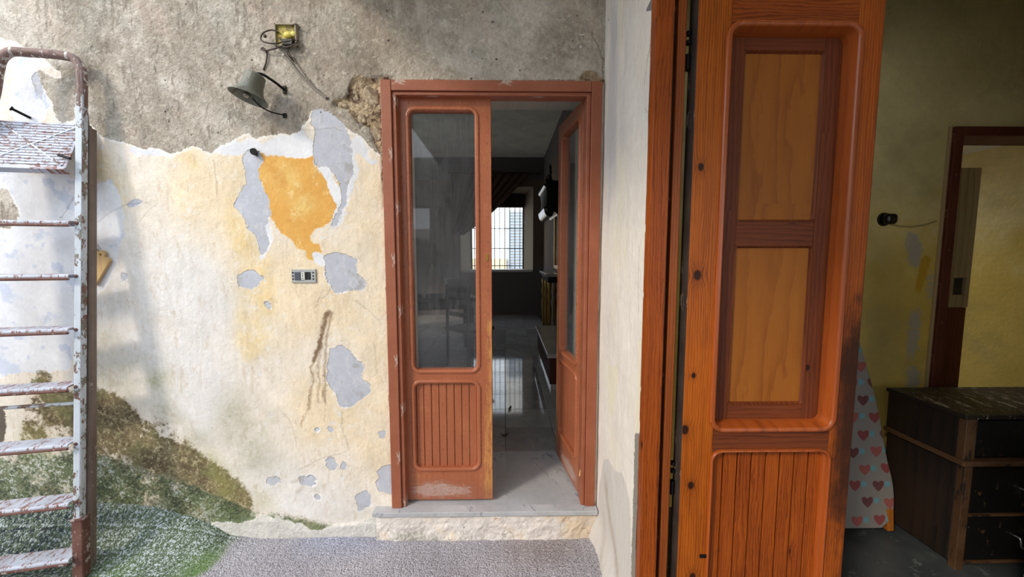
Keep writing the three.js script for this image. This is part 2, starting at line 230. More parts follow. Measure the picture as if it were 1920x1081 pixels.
function wallPaint(x, y, o) {
  const nA = S(FA, x / 0.55, y / 0.55), nB = S(FB, x / 0.55 + 0.3, y / 0.55), fine = S(FC, (x * 0.92 - y * 0.38) / 0.2, (x * 0.38 + y * 0.92) / 0.2), fine2 = clamp(0.5 + (S(FC, (x * 0.8 + y * 0.6) / 0.113 + 0.5, (y * 0.8 - x * 0.6) / 0.113) - 0.5) * 0.75 + (S(FB, y / 0.27 + 0.1, x / 0.27) - 0.5) * 0.6), str = S(FC, x / 0.22 + 0.2, y / 1.5);
  const u = x + (nA - 0.5) * 0.05 + (fine - 0.5) * 0.012, v = y + (nB - 0.5) * 0.05 + (fine2 - 0.5) * 0.012;
  const rag = S(FA, x / 0.2 + 0.6, y / 0.2) - 0.5;
  const edge = (m, amp = 0.25, soft = 0.06) => { const q = m(u, v); return q < 0.02 ? 0 : q > 0.98 ? 1 : step(0.5 - soft, 0.5 + soft, q + rag * amp); };
  const soft = (m, amp = 0.5) => { const q = m(u, v); return q < 0.004 ? 0 : clamp(q * (1 + (nB - 0.5) * amp * 2) + (nA - 0.5) * amp * q); };
  // newest coat of paint
  o[0] = C.cream[0]; o[1] = C.cream[1]; o[2] = C.cream[2]; let h = 0.0014;
  mix3(o, C.warm, soft(WM.warm) * 0.75); mix3(o, C.pale, soft(WM.pale) * 0.8); mix3(o, C.yellow, soft(WM.yellow, 0.9) * 0.42);
  const tone = (nA - 0.5) * 22 + (str - 0.5) * 14 + (fine - 0.5) * 10; o[0] += tone; o[1] += tone; o[2] += tone * 1.1;
  h += (nB - 0.5) * 0.004 + (fine - 0.5) * 0.0012 + (S(FA, x / 0.12, y / 0.12) - 0.5) * 0.0016;
  { const k = Math.abs(S(FA, x / 0.5 + 0.37, y / 0.5 + 0.2) - 0.5 + (fine - 0.5) * 0.1), q = step(0.0035, 0, k) * step(0.5, 0.62, S(FB, x / 0.8 + 0.6, y / 0.8)); mix3(o, [176, 156, 132], q * 0.55); h -= q * 0.0012; const w = step(0.66, 0.8, S(FC, x / 0.4 + 0.1, y / 0.5)); mix3(o, [238, 234, 228], w * 0.35); mix3(o, [196, 176, 150], step(0.7, 0.82, S(FC, x / 0.35 + 0.6, y / 0.9 + 0.2)) * 0.35); }
  // small blisters and flaked spots
  const fl = step(0.735, 0.76, S(FB, x / 0.34 + 0.11, y / 0.34 + 0.47) * 0.75 + fine * 0.25) * step(2.15, 2.0, y); mix3(o, C.white, fl * 0.55); h -= fl * 0.0007;
  const oc = edge(WM.ochre, 0.35, 0.1), ol = soft(WM.ochreLight, 0.3); if (oc > 0) { const c = put(C.ochre); mix3(c, C.ochreL, clamp(ol + (nA - 0.45) * 1.3)); mix3(c, [236, 206, 140], step(0.62, 0.8, S(FC, x / 0.5, y / 0.7) * 0.6 + nB * 0.4) * 0.7); mix3(c, [206, 146, 66], step(0.56, 0.75, S(FA, x / 0.25 + 0.4, y / 0.35)) * 0.5); mix3(o, c, oc * 0.95); h -= oc * 0.0004; }
  const wh = edge(WM.white, 0.5, 0.1); if (wh > 0) { const c = put(C.white), t = (nB - 0.5) * 26 + (fine - 0.5) * 12; c[0] += t; c[1] += t; c[2] += t; mix3(c, [178, 190, 214], step(0.58, 0.7, S(FA, x / 0.4 + 0.2, y / 0.4)) * 0.5 * step(-1.6, -1.9, x)); mix3(o, c, wh); h = lerp(h, 0.0006 + (fine - 0.5) * 0.001, wh * 0.8); }
  { const q = WM.lav(u, v) + rag * 0.22; if (q > 0.15 && q < 0.75) { mix3(o, [240, 238, 236], step(0.24, 0.36, q + (fine - 0.5) * 0.25) * step(0.5, 0.62, nB + (fine - 0.5) * 0.5) * 0.9); mix3(o, [120, 104, 88], step(0.4, 0.47, q) * step(0.48, 0.6, nA) * 0.6); } const e = WM.gray(u, v) + rag * 0.3; if (e > 0.1 && e < 0.8) mix3(o, [238, 234, 228], step(0.2, 0.4, e + (fine - 0.5) * 0.3) * 0.75); }  // white primer rims; the dark hairline paints in shade at flake edges
  const lv = edge(WM.lav, 0.22, 0.05); if (lv > 0) { const t = (nA - 0.5) * 22 + (fine - 0.5) * 12; mix3(o, [C.lav[0] + t, C.lav[1] + t, C.lav[2] + t], lv); mix3(o, [214, 212, 210], lv * step(0.66, 0.76, S(FC, x / 0.3 + 0.2, y / 0.5)) * 0.5); mix3(o, [160, 156, 152], lv * step(0.64, 0.8, S(FB, x / 0.3, y / 0.3)) * 0.6); h = lerp(h, -0.0012 + (fine - 0.5) * 0.0008, lv); }
  const gr = edge(WM.gray, 0.3, 0.06);
  if (gr > 0) {
    const c = put(C.gray), big = S(FB, x / 1.3, y / 1.3 + 0.2), dk = clamp((big - 0.5) * 2.2 + (str - 0.5) * 0.7 + (fine - 0.5) * 0.9 + step(-1.2, -1.75, x) * 0.12);
    mix3(c, C.grayD, dk * 0.8); mix3(c, C.grayL, clamp((S(FA, x / 0.9 + 0.5, y / 0.9) - 0.52) * 3 + step(-0.9, 0.2, x) * 0.6 + step(-1.9, -2.3, x) * 0.9)); mix3(c, [156, 158, 146], clamp((S(FB, x / 0.6 + 0.7, y / 0.6) - 0.55) * 2.4) * 0.5); mix3(c, [186, 166, 150], clamp((S(FA, x / 0.5 + 0.3, y / 0.7 + 0.6) - 0.54) * 3) * 0.5); mix3(c, [206, 198, 184], step(0.66, 0.78, S(FC, x / 0.5 + 0.4, y / 0.3)) * 0.45); mix3(c, [98, 88, 74], step(0.66, 0.8, S(FC, x / 0.3, y / 0.9 + 0.3)) * 0.4 * step(-0.3, -1.1, x + (nA - 0.5)));
    const t = (fine - 0.5) * 38 + (fine2 - 0.5) * 30 + (nA - 0.5) * 18; c[0] += t; c[1] += t; c[2] += t; mix3(o, c, gr);
    h = lerp(h, (fine - 0.5) * 0.003 + (fine2 - 0.5) * 0.002 + (nA - 0.5) * 0.006 - 0.0005, gr);
    const ch = step(0.7, 0.74, S(FA, x / 0.14 + 0.4, y / 0.14 + 0.3)) * gr; h -= ch * 0.0012; mix3(o, C.grayL, ch * 0.25);
  }
  // damp, moss and algae rising from the yard
  const dp = soft(WM.damp, 1.2); mix3(o, [150, 146, 118], clamp(dp * (0.2 + fine * 0.9)) * 0.55);
  const ms = soft(WM.moss, 0.7); if (ms > 0.01) { const k = step(0.22, 0.66, ms + (fine - 0.5) * 0.55 + (nB - 0.5) * 0.5); put(C.moss); mix3(scratch, [74, 60, 38], clamp((fine2 - 0.4) * 3 + (fine - 0.5))); mix3(scratch, [176, 164, 128], clamp((0.46 - fine) * 4)); mix3(scratch, [92, 92, 52], clamp((nA - 0.5) * 3)); mix3(o, scratch, k * 0.9); h += k * (fine2 - 0.5) * 0.003; }
  const lm = soft(WM.lime, 0.9); mix3(o, C.lime, clamp(lm * 1.2 * (0.1 + fine * 1.1)) * 0.6);
  const gn = soft(WM.green, 0.9); if (gn > 0.01) { const k = step(0.25, 0.72, gn + (fine - 0.5) * 0.5 + (nA - 0.5) * 0.4); put(C.green); mix3(scratch, [132, 130, 96], clamp((nA - 0.46) * 3)); mix3(scratch, [206, 210, 208], step(0.54, 0.66, fine2 * 0.7 + fine * 0.3) * step(-1.2, -1.7, x) * 0.9); mix3(scratch, [52, 60, 48], step(0.58, 0.7, 1 - fine2) * 0.8); mix3(o, scratch, k * 0.9); h += k * (fine2 - 0.5) * 0.005; }
  const lp = edge(WM.lip, 0.5, 0.08); if (lp > 0) { const t = (nA - 0.5) * 40 + (fine - 0.5) * 30; mix3(o, [206 + t, 203 + t, 196 + t], lp); h = lerp(h, 0.002 + (fine - 0.5) * 0.004, lp); }
  const br = edge(WM.broken, 0.35, 0.08); if (br > 0) { const c = put(C.stone), t = (fine - 0.5) * 60 + (nA - 0.5) * 50; mix3(c, C.stoneD, step(0.52, 0.68, S(FA, x / 0.24 + 0.1, y / 0.24))); c[0] += t; c[1] += t; c[2] += t; mix3(o, c, br); h = lerp(h, (fine - 0.5) * 0.008 + (nA - 0.5) * 0.008 - 0.002, br); }
  const dr = WM.drip(u, y); mix3(o, [112, 86, 62], clamp(dr * 1.3 * (0.4 + fine)) * 0.85);
  const cr = WM.cracks(x + (fine - 0.5) * 0.012 + (nA - 0.5) * 0.02, y + (fine2 - 0.5) * 0.012); mix3(o, [74, 64, 54], clamp(cr * 1.2) * 0.85); h -= cr * 0.003;
  for (const [cx, cy, r] of pits) { const dx = x - cx, dy = y - cy; if (Math.abs(dx) < 0.01 && Math.abs(dy) < 0.01) { const q = step(r, r * 0.5, Math.hypot(dx, dy) * (0.7 + fine)); mix3(o, [58, 50, 42], q * 0.9); h -= q * 0.002; } }
  o[3] = h;
}
const wallMat = std({ ...paintMaps(1720, Math.round(1720 * (WY1 - WY0) / (WX1 - WX0)), WX1 - WX0, WY1 - WY0, wallPaint, { x0: WX0, y0: WY0, unit: true, repeat: false, bump: 0.016 }), roughness: 0.92 });
const dullWhite = std({ ...paintMaps(512, 512, 1.6, 1.6, (x, y, o) => { const t = (S(FA, x / 0.8, y / 0.8) - 0.5) * 40 + (S(FC, x / 0.2, y / 0.2) - 0.5) * 14; o[0] = 222 + t; o[1] = 218 + t; o[2] = 204 + t; o[3] = (S(FC, x / 0.2, y / 0.2) - 0.5) * 0.002; }, { bump: 0.006 }), roughness: 0.95 });
const DOOR = { x0: -0.56, x1: 0.43, y0: 0.11, y1: 2.25 };    // opening in the masonry
{
  const xs = [], ys = []; const fill = (a, b, n, o) => { for (let i = 0; i < n; i++) o.push(a + (b - a) * i / n); };
  fill(WX0, DOOR.x0, 250, xs); fill(DOOR.x0, DOOR.x1, 60, xs); fill(DOOR.x1, WX1, 6, xs); xs.push(WX1);
  fill(WY0, DOOR.y0, 24, ys); fill(DOOR.y0, DOOR.y1, 170, ys); fill(DOOR.y1, WY1, 66, ys); ys.push(WY1);
  const pos = [], uv = [], idx = [], nx = xs.length;
  for (const y of ys) for (const x of xs) {
    const b = step(0.35, 0.7, WM.broken(x, y) + (S(FA, x / 0.2 + 0.6, y / 0.2) - 0.5) * 0.3), rough = (S(FA, x / 0.35, y / 0.35) - 0.5) * 0.03;
    const lip = WM.lip(x, y), z = (S(FA, x / 2.2, y / 2.2) - 0.5) * 0.012 - b * (0.016 - rough) + step(0.3, 0.7, lip) * 0.008;
    pos.push(x, y, Math.min(z, 0.014)); uv.push((x - WX0) / (WX1 - WX0), (y - WY0) / (WY1 - WY0));
  }
  for (let j = 0; j < ys.length - 1; j++) for (let i = 0; i < nx - 1; i++) {
    const cx = (xs[i] + xs[i + 1]) / 2, cy = (ys[j] + ys[j + 1]) / 2; if (cx > DOOR.x0 && cx < DOOR.x1 && cy > DOOR.y0 && cy < DOOR.y1) continue;
    const a = j * nx + i; idx.push(a, a + 1, a + nx + 1, a, a + nx + 1, a + nx);
  }
  const g = new THREE.BufferGeometry(); g.setAttribute('position', new THREE.Float32BufferAttribute(pos, 3)); g.setAttribute('uv', new THREE.Float32BufferAttribute(uv, 2)); g.setIndex(idx); g.computeVertexNormals();
  const wall = struct('wall_back', g, wallMat);
  const T0 = -0.035, T1 = -0.545;
  part('masonry', merge([uvBoard(box(-6.2, -0.2, T1, DOOR.x0, 3.7, T0, 0)), uvBoard(box(DOOR.x1, -0.2, T1, 0.474, 3.7, T0, 0)), uvBoard(box(0.474, -0.2, T1, 0.95, 3.7, -0.36, 0)), uvBoard(box(DOOR.x0, DOOR.y1 + 0.085, T1, DOOR.x1, 3.7, T0, 0)), uvBoard(box(DOOR.x0, -0.2, T1, DOOR.x1, 0.13, T0, 0)),
    uvBoard(box(-6.2, -0.2, T0, WX0, 3.7, 0, 0)), uvBoard(box(WX0, WY1, T0, 0.474, 3.7, 0, 0))]), dullWhite, wall);
  // tuff blocks laid bare beside the door head
  const stoneMat = std({ ...worn(256, 256, 0.3, [174, 158, 134], [126, 108, 88], 0.44, { vary: 40, bump: 0.008, grit: 1.2 }), roughness: 1 });
  const stoneGeo = (w, h, d, sd) => { const s = new THREE.IcosahedronGeometry(1, 4); const p = s.attributes.position; for (let i = 0; i < p.count; i++) { const q = V3(p.getX(i), p.getY(i), p.getZ(i)), k = 1 / Math.pow(Math.abs(q.x) ** 6 + Math.abs(q.y) ** 6 + Math.abs(q.z) ** 6, 1 / 6), n = 1 + (S(FA, q.x * 0.3 + sd, q.y * 0.3 + q.z * 0.2) - 0.5) * 0.35; p.setXYZ(i, q.x * k * n * w / 2, q.y * k * n * h / 2, q.z * k * n * d / 2); } s.computeVertexNormals(); return uvBoard(s); };
  for (const [px, py, w, h, sd] of [[692, 184, 0.085, 0.11, 0.1], [640, 194, 0.045, 0.028, 0.5], [676, 222, 0.04, 0.045, 0.8], [706, 250, 0.045, 0.07, 0.3], [664, 176, 0.03, 0.06, 0.65]]) { const [x, y] = onZ(px, py, 0); part('stone', stoneGeo(w, h, 0.044, sd), stoneMat, wall, [x, y, -0.031]).rotation.z = (sd - 0.4) * 0.9; }
}
// ---------------------------------------------------------------- white return wall beside the door
const PX = 0.472;
{
  const Z0 = -0.02, Z1 = 0.66, Y0 = -0.1, Y1 = 2.9;
  const pm = masks(Z0, Y0, Z1 - Z0, Y1 - Y0, 400, (a, b) => onX(a, b, PX));
  const low = pm([[[1118, 985], [1124, 900], [1132, 858], [1142, 862], [1150, 880], [1168, 890], [1180, 940], [1186, 1081], [1180, 1200], [1115, 1200], [1112, 1000]]], 0.012), strip = pm([[[1190, 812], [1204, 812], [1200, 940], [1196, 1081], [1196, 1300], [1180, 1300], [1186, 1000]]], 0.004), dirt = pm(null, 0.02, [[0.03, 0.8, [1134, 900], [1138, 950], [1150, 1010], [1160, 1081]], [0.02, 0.5, [1130, 960], [1140, 1081]]]), peel = pm([[[1196, 640], [1206, 630], [1205, 800], [1190, 815]], [[1140, 680], [1160, 690], [1150, 780], [1140, 770]]], 0.01), edgeGray = pm([[[1209, 22], [1222, -4], [1232, -4], [1232, 18]]], 0.004), streak = pm([[[1140, -20], [1175, -20], [1165, 180], [1150, 400], [1138, 420]]], 0.08), cr = pm(null, 0, [[0.003, 0.8, [1222, 70], [1214, 110], [1208, 160]], [0.002, 0.7, [1210, 205], [1218, 215]], [0.002, 0.7, [1198, 460], [1196, 600]], [0.0025, 0.9, [1188, 943], [1203, 945]], [0.004, 0.7, [1126, 120], [1132, 180], [1128, 240], [1122, 400]], [0.002, 0.5, [1205, 70], [1200, 90]], [0.003, 0.7, [1140, 35], [1144, 40]], [0.003, 0.7, [1124, 25], [1130, 40]]]);
  const m = std({ ...paintMaps(512, 2048, Z1 - Z0, Y1 - Y0, (x, y, o) => {
    const nA = S(FA, x / 0.5 + 0.2, y / 0.9), fine = S(FC, x / 0.16, y / 0.3), f2 = S(FC, x / 0.07, y / 0.07), u = x + (fine - 0.5) * 0.02, v = y + (nA - 0.5) * 0.05; let h = 0.001;
    const t = (nA - 0.5) * 24 + (fine - 0.5) * 12 + (S(FC, x / 0.3, y / 2) - 0.5) * 10; o[0] = 222 + t; o[1] = 215 + t; o[2] = 205 + t;
    mix3(o, [226, 218, 196], clamp((S(FB, x / 0.5, y / 1.2) - 0.52) * 4) * 0.6); mix3(o, [172, 172, 178], streak(u, v) * clamp(0.2 + (S(FB, x / 0.25, y / 1.6) - 0.4) * 3) * 0.55);
    const p = step(0.4, 0.6, peel(u, v) + (fine - 0.5) * 0.4); mix3(o, [222, 214, 188], p * 0.7); h -= p * 0.0006;
    const l = step(0.45, 0.55, low(u, v) + (fine - 0.5) * 0.3); mix3(o, [196, 190, 184], l * 0.8); h -= l * 0.001; mix3(o, [128, 112, 94], clamp(dirt(u, v) * (0.3 + fine * 1.3)) * 0.7);
    const s = step(0.45, 0.55, strip(u, y) + (f2 - 0.5) * 0.5); mix3(o, [128, 122, 112], s * 0.95); h -= s * 0.0008; mix3(o, [110, 110, 110], step(0.4, 0.6, edgeGray(x, y)) * 0.9);
    const c = cr(x + (fine - 0.5) * 0.01, y + (f2 - 0.5) * 0.02); mix3(o, [90, 82, 74], c * 0.8); h -= c * 0.002; o[3] = h + (fine - 0.5) * 0.002 + (f2 - 0.5) * 0.0008 + (nA - 0.5) * 0.006;
  }, { x0: Z0, y0: Y0, unit: true, repeat: false, bump: 0.012 }), roughness: 0.9 });
  const g = new THREE.PlaneGeometry(Z1 - Z0, Y1 - Y0, 40, 160), p = g.attributes.position;
  for (let i = 0; i < p.count; i++) { const a = p.getX(i) + (Z0 + Z1) / 2, b = p.getY(i) + (Y0 + Y1) / 2, u = g.attributes.uv; u.setXY(i, (a - Z0) / (Z1 - Z0), (b - Y0) / (Y1 - Y0)); p.setXYZ(i, PX + (S(FA, a / 1.5, b / 1.5) - 0.5) * 0.01 - step(0.16, -0.02, b) * 0.03 * (0.6 + S(FA, a / 0.3, 0.2)), b, Math.min(a, 0.615)); }
  { const ix = g.index.array; for (let i = 0; i < ix.length; i += 3) { const t = ix[i + 1]; ix[i + 1] = ix[i + 2]; ix[i + 2] = t; } }
  g.computeVertexNormals();
  const n = g.attributes.normal; if (n.getX(0) > 0) { const ix = g.index.array; for (let i = 0; i < ix.length; i += 3) { const t = ix[i + 1]; ix[i + 1] = ix[i + 2]; ix[i + 2] = t; } g.computeVertexNormals(); }
  const wall = struct('wall_right', g, m);
  part('masonry', uvBoard(box(PX + 0.012, -0.1, -0.36, 0.57, 3.0, 0.612, 0)), dullWhite, wall);
}
// ---------------------------------------------------------------- asphalt of the yard, creeping up the wall at the left
{
  const X0 = -3.4, X1 = 0.5, Z0 = -0.02, Z1 = 0.72;
  const gm = masks(X0, Z0, X1 - X0, Z1 - Z0, 250, (a, b) => onY(a, b, 0));
  const green = gm([[[180, 985], [420, 985], [430, 1000], [420, 1030], [360, 1090], [180, 1090], [150, 1000]], [[-420, 900], [180, 985], [180, 1100], [-420, 1120]]], 0.06), bright = gm([[[340, 1050], [430, 1030], [470, 1060], [440, 1100], [330, 1100]], [[180, 1060], [240, 1050], [240, 1100], [180, 1100]]], 0.05), blue = gm([[[560, 990], [700, 1000], [760, 1020], [640, 1040], [560, 1040]]], 0.05), lime = gm([[[1100, 985], [1118, 1010], [1128, 1050], [1134, 1090], [1180, 1100], [1160, 985]]], 0.012), brown = gm([[[930, 1010], [1080, 1000], [1060, 1050], [960, 1060]]], 0.06), edgeG = gm([[[600, 980], [920, 990], [920, 1000], [880, 1004], [780, 1000], [600, 998]]], 0.015);
  const rise = (x, z) => 0.2 * step(-3.4, -2.95, x) * step(-1.2, -2.0, x + (S(FA, x / 1.2, 0.4) - 0.5) * 0.3) * Math.pow(step(0.24, -0.02, z), 1.6);
  const grain = (x, z) => { const w = S(FW, x / 0.62, z / 0.62); return (0.62 - w) * 0.005 + (S(FC, x / 0.12, z / 0.12) - 0.5) * 0.003; };
  const paint = (x, s, o) => {                    // s runs along the ground away from the wall
    const z = s, w = S(FW, x / 0.62, z / 0.62), f = S(FC, x / 0.1, z / 0.1), f2 = S(FC, x / 0.045 + 0.3, z / 0.045), n = S(FA, x / 0.7, z / 0.7), t = (0.5 - w) * 64 + (f - 0.5) * 54 + (n - 0.5) * 26 + (f2 - 0.5) * 60;
    o[0] = 156 + t; o[1] = 152 + t; o[2] = 158 + t; mix3(o, [150 + t, 154 + t, 176 + t], blue(x, z) * 0.6); mix3(o, [126 + t, 112 + t, 108 + t], brown(x, z) * 0.6); mix3(o, [110, 116, 88], clamp(edgeG(x, z) * (f * 2)) * 0.6);
    const left = step(-1.0, -1.9, x), g = clamp(green(x, z) * 1.3 + (n - 0.5) * 0.5 * green(x, z) + step(0.1, -0.05, z) * left);
    const k = step(0.25, 0.75, g + (f - 0.5) * 0.5), c = [84 + t * 0.8, 98 + t * 0.8, 74 + t * 0.6]; mix3(c, [90, 124, 54], bright(x, z) * 0.7); mix3(c, [206, 214, 222], step(0.54, 0.62, S(FC, x / 0.11 + 0.7, z / 0.11) * 0.7 + (1 - w) * 0.3) * step(-0.9, -1.7, x + (n - 0.5)) * 0.85); mix3(c, [26, 34, 42], step(0.52, 0.62, 1 - S(FC, x / 0.14 + 0.7, z / 0.14)) * step(-1.7, -2.3, x) * 0.8); mix3(o, c, k * 0.95);
    const l = step(0.4, 0.6, lime(x, z) + (f - 0.5) * 0.5); mix3(o, [198 + t * 0.3, 196 + t * 0.3, 200 + t * 0.3], l * 0.9);
    o[3] = grain(x, z);
  };
  const maps = paintMaps(2048, 512, X1 - X0, Z1 - Z0 + 0.1, paint, { x0: X0, y0: Z0 - 0.1, unit: true, repeat: false, bump: 0.016 }), m = std({ ...maps, roughness: 0.95 });
  const nx = 560, nz = 130, pos = [], uv = [], idx = [];
  for (let j = 0; j <= nz; j++) for (let i = 0; i <= nx; i++) { const x = X0 + (X1 - X0) * i / nx, z = Z0 + (Z1 - Z0) * j / nz, r = rise(x, z); pos.push(x, r + (S(FA, x / 1.6, z / 1.6) - 0.5) * 0.012 + grain(x, z) * 0.5 - 0.004, z); uv.push(i / nx, (z - r * 0.4 - Z0 + 0.1) / (Z1 - Z0 + 0.1)); }
  for (let j = 0; j < nz; j++) for (let i = 0; i < nx; i++) { const a = j * (nx + 1) + i, b = a + nx + 1; idx.push(a, b, b + 1, a, b + 1, a + 1); }
  const g = new THREE.BufferGeometry(); g.setAttribute('position', new THREE.Float32BufferAttribute(pos, 3)); g.setAttribute('uv', new THREE.Float32BufferAttribute(uv, 2)); g.setIndex(idx); g.computeVertexNormals();
  const ground = struct('ground', g, m);
  const far = std({ ...worn(256, 256, 2, [140, 138, 142], [112, 110, 112], 0.45), roughness: 0.95 });
  part('yard_paving', merge([uvBoard(box(-14, -0.16, Z1 - 0.003, 8, -0.012, 14, 0), 'x'), uvBoard(box(-14, -0.16, -0.3, X0 + 0.01, -0.012, Z1, 0), 'x'), uvBoard(box(X1 - 0.02, -0.16, 0.6, 8, -0.012, Z1, 0), 'x')]), far, ground);
}
// ---------------------------------------------------------------- marble sill and painted double door
const marble = (base, vein, sd) => paintMaps(512, 512, 1.2, 1.2, (x, y, o) => { const n = S(FA, x / 0.8 + sd, y / 0.8), a = Math.abs(S(FB, (x + y * 0.6) / 1.1 + sd + (n - 0.5) * 0.25, (y - x * 0.5) / 0.7) - 0.5), v = step(0.03, 0, a) * step(0.4, 0.65, n), t = (n - 0.5) * 40 + (S(FC, x / 0.2, y / 0.2) - 0.5) * 10; o[0] = base[0] + t; o[1] = base[1] + t; o[2] = base[2] + t; mix3(o, vein, v * 0.55); o[3] = (n - 0.5) * 0.001; o[4] = 0.3 + n * 0.3; }, { bump: 0.003, rough: true });
{
  const g = structGroup('trim_1'), m = std(marble([178, 179, 182], [88, 92, 104], 0.1));
  part('marble_sill', uvBoard(merge([box(-0.675, 0.136, -0.03, 0.468, 0.16, 0.058, 0.003), box(DOOR.x0 + 0.002, 0.136, -0.56, DOOR.x1 - 0.002, 0.16, -0.03, 0)]), 'x'), m, g);
  const pl = new THREE.PlaneGeometry(1.13, 0.2, 150, 26), p = pl.attributes.position; for (let i = 0; i < p.count; i++) { const x = p.getX(i), y = p.getY(i); p.setZ(i, (S(FA, x / 0.5, y / 0.5) - 0.5) * 0.03 + (S(FC, x / 0.2, y / 0.2) - 0.5) * 0.006 - step(0.45, 0.56, Math.abs(x)) * 0.012); } pl.computeVertexNormals();
  const riser = std({ ...paintMaps(1024, 256, 1.13, 0.2, (x, y, o) => { const n = S(FA, x / 0.35, y / 0.35), f = S(FC, x / 0.12, y / 0.12), t = (n - 0.5) * 40 + (f - 0.5) * 24; o[0] = 222 + t; o[1] = 214 + t; o[2] = 208 + t; mix3(o, [214, 190, 158], clamp(step(0.75, 1.0, x) + (n - 0.62) * 3) * 0.7); const k = Math.abs(S(FB, x / 0.5, y / 0.5) - 0.5); mix3(o, [92, 82, 70], step(0.012, 0, k) * step(0.5, 0.6, n) * 0.8); mix3(o, [128, 130, 112], step(0.1, 0.04, y + (f - 0.5) * 0.12 + (n - 0.5) * 0.1 + step(0.35, 0.6, x) * 0.06) * 0.5); o[3] = (f - 0.5) * 0.0016 + (n - 0.5) * 0.003 - step(0.012, 0, k) * 0.002; }, { bump: 0.016, unit: true, repeat: false }), roughness: 0.95 });
  part('plaster_riser', uvSpan(pl.translate(-0.1, 0.04, 0.04), -0.665, -0.06, 1.13, 0.2), riser, g);
}
const LW = 0.452, LH = 2.055;
const leafMask = masks(0, 0, LW, LH, 500, (a, b) => { const [x, y] = onZ(a, b, -0.03); return [x + 0.522 + 0.035 * step(1.6, 0, y) * 0, y - 0.172]; });
const terra = (() => {
  const wornWhite = leafMask([[[772, 912], [820, 904], [885, 914], [880, 928], [800, 930], [775, 926]]], 0.02), bare = leafMask([[[912, 600], [930, 600], [930, 940], [905, 935], [908, 820], [914, 700]]], 0.008), low = leafMask([[[735, 900], [930, 905], [930, 945], [735, 945]]], 0.03), chips = leafMask([[[740, 300], [766, 320], [766, 690], [740, 760]]], 0.03);
  return std({ ...paintMaps(512, 2048, LW, LH, (x, y, o) => {
    const n = S(FA, x / 0.4, y / 0.8), f = S(FC, x / 0.08, y / 0.12), s = S(FC, x / 0.6, y / 0.025 + 0.3), sv = S(FC, x / 0.03, y / 0.7), t = (n - 0.5) * 16 + (f - 0.5) * 7; let h = 0;
    o[0] = 164 + t; o[1] = 95 + t * 0.8; o[2] = 64 + t * 0.7; o[4] = 0.42;
    const w = step(0.44, 0.6, wornWhite(x, y) + (s - 0.5) * 1.3); mix3(o, [196, 182, 176], w * 0.85); h -= w * 0.0003;
    const b = step(0.5, 0.62, bare(x, y) * 0.58 + (sv - 0.5) * 1.5 + (n - 0.5) * 0.5 + (f - 0.5) * 0.2); mix3(o, [196, 142, 78], b * 0.9); h -= b * 0.0004;
    mix3(o, [138, 88, 72], clamp(low(x, y) * (0.2 + f)) * 0.5);
    const c = step(0.68, 0.72, S(FC, x / 0.09 + 0.2, y / 0.22)) * chips(x, y) * step(0.08, 0.06, x); mix3(o, [92, 56, 44], c * 0.8); h -= c * 0.0004;
    const d = step(0.76, 0.8, S(FA, x / 0.12 + 0.5, y / 0.12)); mix3(o, [118, 70, 52], d * 0.5);
    o[3] = h + (f - 0.5) * 0.0002;
  }, { bump: 0.002, rough: true, unit: true }), roughness: 0.75 });
})();
const frameMat = std({ ...worn(512, 512, 0.5, [153, 88, 61], [120, 84, 70], 0.3, { vary: 10, sd: 0.2, stretch: 3, under2: [186, 160, 146] }), roughness: 0.5 });
const glassTex = paintMaps(256, 1024, 0.33, 1.32, (x, y, o) => { const sw = S(FA, (x * 0.6 + y * 0.25) / 0.3 + (S(FB, x / 0.4, y / 0.4) - 0.5) * 0.7, (y - x) / 1.4), dr = S(FC, x / 0.1, y / 1.6), f = S(FC, x / 0.1, y / 0.1); const a = clamp(0.105 + (sw - 0.5) * 0.16 + (dr - 0.5) * 0.14 + (f - 0.5) * 0.07 + step(0.9, 0.2, y) * 0.04, 0.02, 0.5); o[0] = o[1] = o[2] = 255 * a; }, { bump: 0, unit: true }); glassTex.map.colorSpace = THREE.NoColorSpace;
const dustFilm = std({ color: 0x9a9aa2, roughness: 1, transparent: true, side: THREE.DoubleSide, alphaMap: glassTex.map, depthWrite: false });
const plainGlass = new THREE.MeshPhysicalMaterial({ color: 0xf4f6f6, transmission: 1, thickness: 0, roughness: 0.02 });
const beadProfile = (w, hgt, deep) => { const p = [[-0.004, -deep]]; for (let k = 0; k <= 8; k++) { const a = Math.PI * k / 8; p.push([w / 2 - Math.cos(a) * w / 2 - 0.004, hgt * Math.sin(a) * 0.8 + 0.001]); } p.push([w - 0.003, -0.004]); return p; };
